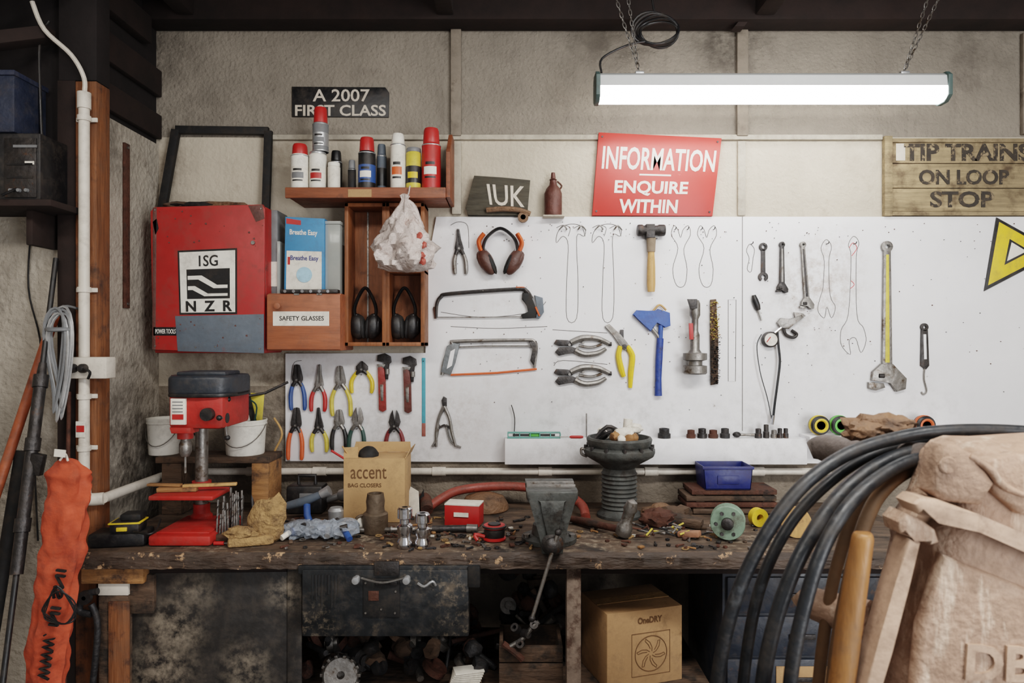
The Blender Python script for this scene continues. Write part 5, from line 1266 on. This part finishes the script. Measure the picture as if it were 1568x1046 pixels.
xa=P(1238,0,-.1).x; xb=P(1470,0,-.1).x; zz=P(0,668,-.1).z
b=B('right_ledge_shelf'); b.bb(xa,xb,-.11,YB-.0005,zz-.02,zz,m_board,.002); b.done()
for u,m,mm in ((1254,m_yellow,m_black),(1285,m_green,m_black),(1415,m_orange,m_black)):
    b=B('tape_measure'); x=P(u,0,-.07).x
    c=Vector((x,-.07,zz+.0375)); b.lathe([(0,-.018),(.03,-.018),(.035,-.014),(.035,.014),(.03,.018),(0,.018)],c,mm,axis=(0,-1,0),seg=24); b.lathe([(.024,.0175),(.026,.021),(.02,.022),(.016,.018)],c,m,axis=(0,-1,0),seg=24); b.lathe([(.0355,-.008),(.037,-.006),(.037,.006),(.0355,.008)],c,m,axis=(0,-1,0),seg=24); b.done()
# =====================================================  FOREGROUND MACHINE, HOSES
b=B('tan_cast_machine_housing')
y1=-1.50; y0=-1.60
out=[(1416,716),(1424,690),(1440,674),(1460,667),(1500,668),(1560,664),(1640,660),(1760,690),(1760,1320),(1240,1320),(1288,1140),(1318,1046),(1346,940),(1368,860),(1376,826),(1372,800),(1390,772),(1404,748)]
tb=bmesh.new()
N_=len(out); cen=P(1600,980,y1)
def ring(y,ins):
    rr=[]
    for u,v in out:
        p=P(u,v,y1); d=(cen-p); d.y=0; d.normalize(); p=p+d*ins; p.y=y; rr.append(tb.verts.new(p))
    return rr
rs=[ring(y1+.06,.03),ring(y1+.03,.004),ring(y1,0),ring(y1-.05,.004),ring(y1-.08,.014),ring(y0+.004,.030),ring(y0,.048)]
for i in range(len(rs)-1):
    for j in range(N_): tb.faces.new((rs[i][j],rs[i][(j+1)%N_],rs[i+1][(j+1)%N_],rs[i+1][j]))
tb.faces.new(rs[0]); tb.faces.new(rs[-1][::-1]); bmesh.ops.recalc_face_normals(tb,faces=tb.faces)
b.add(tb,m_tan)
yf=y0-.004
b.flat([(1434,716),(1437,694),(1448,682),(1468,679),(1486,694),(1512,718),(1528,742),(1506,776),(1446,770),(1424,752)],yf-.016,yf+.03,m_tan,.014,4)
p=P(1450,712,yf-.016); b.lathe([(.005,0),(.011,0),(.013,.002),(.011,.004),(.007,.004)],p,m_tan,axis=(0,-1,0),seg=20); b.cyl(p,p+Vector((0,-.0035,0)),.0065,m_blackm,seg=16)
b.flat([(1506,704),(1560,696),(1640,694),(1640,800),(1562,788),(1524,756)],yf-.010,yf+.02,m_tan,.010,4)
# overhanging ledge across the casting
b.flat([(1398,772),(1410,762),(1440,766),(1500,788),(1570,818),(1660,854),(1660,884),(1568,845),(1500,815),(1440,792),(1408,788)],yf-.022,yf+.03,m_tanl,.009,4)
b.flat([(1376,800),(1388,786),(1412,796),(1434,812),(1440,832),(1426,836),(1404,822),(1380,818)],yf-.010,yf+.04,m_tan,.007,4)
b.flat([(1392,824),(1412,832),(1392,900),(1366,1000),(1334,1120),(1308,1120),(1346,980),(1372,890)],yf-.010,yf+.03,m_tanl,.007,4)
b.tube([P(1484,698,yf-.014),P(1514,718,yf-.014),P(1536,744,yf-.010),P(1572,760,yf-.008)],[.004,.006,.006,.004],m_tan,12,smooth=5)
b.flat([(1446,850),(1640,928),(1640,1200),(1386,1200),(1410,960)],yf-.006,yf+.02,m_tan,.010,4)
b.text('DBA',P(1480,985,yf-.007),P(1640,992,yf-.007),P(1640,1046,yf-.007),P(1476,1040,yf-.007),m_tanl,.003,.03)
b.tube([P(1240,690,-1.12),P(1262,686,-1.14),P(1320,696,-1.25),P(1420,706,-1.44)],[.018,.029,.031,.031],mat('grey_brown_steel',(104,96,92),.6,metal=.2,var=.3,bump=.12),18,smooth=4)
b.tube([P(1224,905,-1.38),P(1250,925,-1.40),P(1330,950,-1.46)],[.020,.028,.034],m_tan,16,smooth=3)
b.bb(P(1345,0,y0).x,P(1740,0,y0).x,y0+.02,y1+.03,.0,P(0,1290,y0).z+.01,m_tan,.02)
b.done()
def hose(name,pts,r,m):
    b=B(name); b.tube([P(u,v,y) for u,v,y in pts],r,m,16,smooth=10); return b.done()
H=[
 ([(1700,676,-1.40),(1600,664,-1.40),(1520,659,-1.40),(1450,660,-1.41),(1385,668,-1.42),(1300,694,-1.45),(1225,748,-1.48),(1165,832,-1.49),(1122,930,-1.49),(1098,1046,-1.48),(1088,1180,-1.46)],.0115),
 ([(1700,688,-1.35),(1600,676,-1.35),(1500,666,-1.36),(1430,669,-1.37),(1350,690,-1.39),(1280,730,-1.42),(1210,802,-1.44),(1162,905,-1.45),(1138,1046,-1.45),(1134,1180,-1.44)],.0098),
 ([(1480,698,-1.40),(1430,688,-1.41),(1360,704,-1.44),(1290,754,-1.48),(1232,838,-1.51),(1192,935,-1.52),(1168,1046,-1.52),(1162,1180,-1.5)],.0120),
 ([(1480,708,-1.43),(1430,701,-1.45),(1376,713,-1.48),(1310,762,-1.53),(1262,836,-1.56),(1230,935,-1.57),(1210,1046,-1.57),(1208,1180,-1.55)],.0108),
]
for h,r_ in H: hose('black_rubber_hose',h,r_,m_rubber)
hose('tan_rubber_hose',[(1470,722,-1.40),(1424,714,-1.42),(1385,724,-1.45),(1345,760,-1.48),(1318,820,-1.50),(1298,900,-1.50),(1280,1000,-1.49),(1268,1120,-1.48)],.0112,m_tanhose)
hose('tan_rubber_hose',[(1470,712,-1.36),(1420,698,-1.37),(1370,712,-1.40),(1320,758,-1.42),(1290,836,-1.43),(1268,930,-1.43),(1252,1060,-1.42),(1248,1180,-1.4)],.0100,m_tanhose)
b=B('ash_tool_handle'); y=-1.585
b.tube([P(1322,816,y),P(1321,824,y),P(1312,880,y),P(1300,960,y),P(1288,1050,y),P(1262,1200,y)],[.009,.0155,.017,.0185,.0185,.017],m_goldwood,18,smooth=4)
e=P(1262,1200,y); b.tube([e,Vector((e.x-.05,y,.003))],[.017,.016],m_goldwood,18)
b.done()
b=B('leather_work_gloves')
b.blob(P(1345,652,-1.36),(.060,.035,.021),m_lbrown,.5,2.8,seed=5); b.blob(P(1320,660,-1.38),(.032,.03,.018),m_lbrown,.4,2.6,seed=8); b.blob(P(1375,650,-1.35),(.026,.03,.015),m_lbrown,.4,2.6,seed=9)
for i in range(3): b.blob(P(1366+i*8,648+i*5,-1.38),(.022,.010,.008),m_lbrown,.2,2.6,rot=(0,.3+.15*i,0),sub=2,seed=i)
b.done()
# =====================================================  LIGHTS
def area(name,loc,rot,sx,sy,e,col):
    l=bpy.data.lights.new(name,'AREA'); l.shape='RECTANGLE'; l.size=sx; l.size_y=sy; l.energy=e; l.color=col
    o=bpy.data.objects.new(name,l); o.location=loc; o.rotation_euler=rot; bpy.context.scene.collection.objects.link(o); return o
area('added_fill_light',(.9,-2.0,2.78),(math.radians(22),0,0),1.4,.25,42,(1,.97,.93))  # added fill lamp, unseen behind the view, evens out the room brightness
area('added_fill_light',(-.9,-2.3,2.78),(math.radians(25),0,0),1.4,.25,20,(1,.94,.87))  # second added fill, weaker and warmer, for the left side
area('doorway_daylight',(2.2,-3.6,1.4),(math.radians(90),0,math.radians(30)),1.4,2.0,72,(.97,.98,1))
w=bpy.data.worlds.new('daylight'); bpy.context.scene.world=w; w.use_nodes=True
bg=w.node_tree.nodes['Background']; bg.inputs['Color'].default_value=(.95,.95,.97,1); bg.inputs['Strength'].default_value=.5
# =====================================================  CAMERA
cd=bpy.data.cameras.new('camera'); cd.lens=24.0; cd.sensor_width=36; cd.clip_start=.02
cd.dof.use_dof=True; cd.dof.focus_distance=2.45; cd.dof.aperture_fstop=5.0
co=bpy.data.objects.new('camera',cd); co.location=(0,CY,CZ); co.rotation_euler=(math.radians(90),0,0)
bpy.context.scene.collection.objects.link(co); bpy.context.scene.camera=co
sc=bpy.context.scene
sc.view_settings.view_transform='Filmic'; sc.view_settings.look='Medium High Contrast'; sc.view_settings.exposure=.27
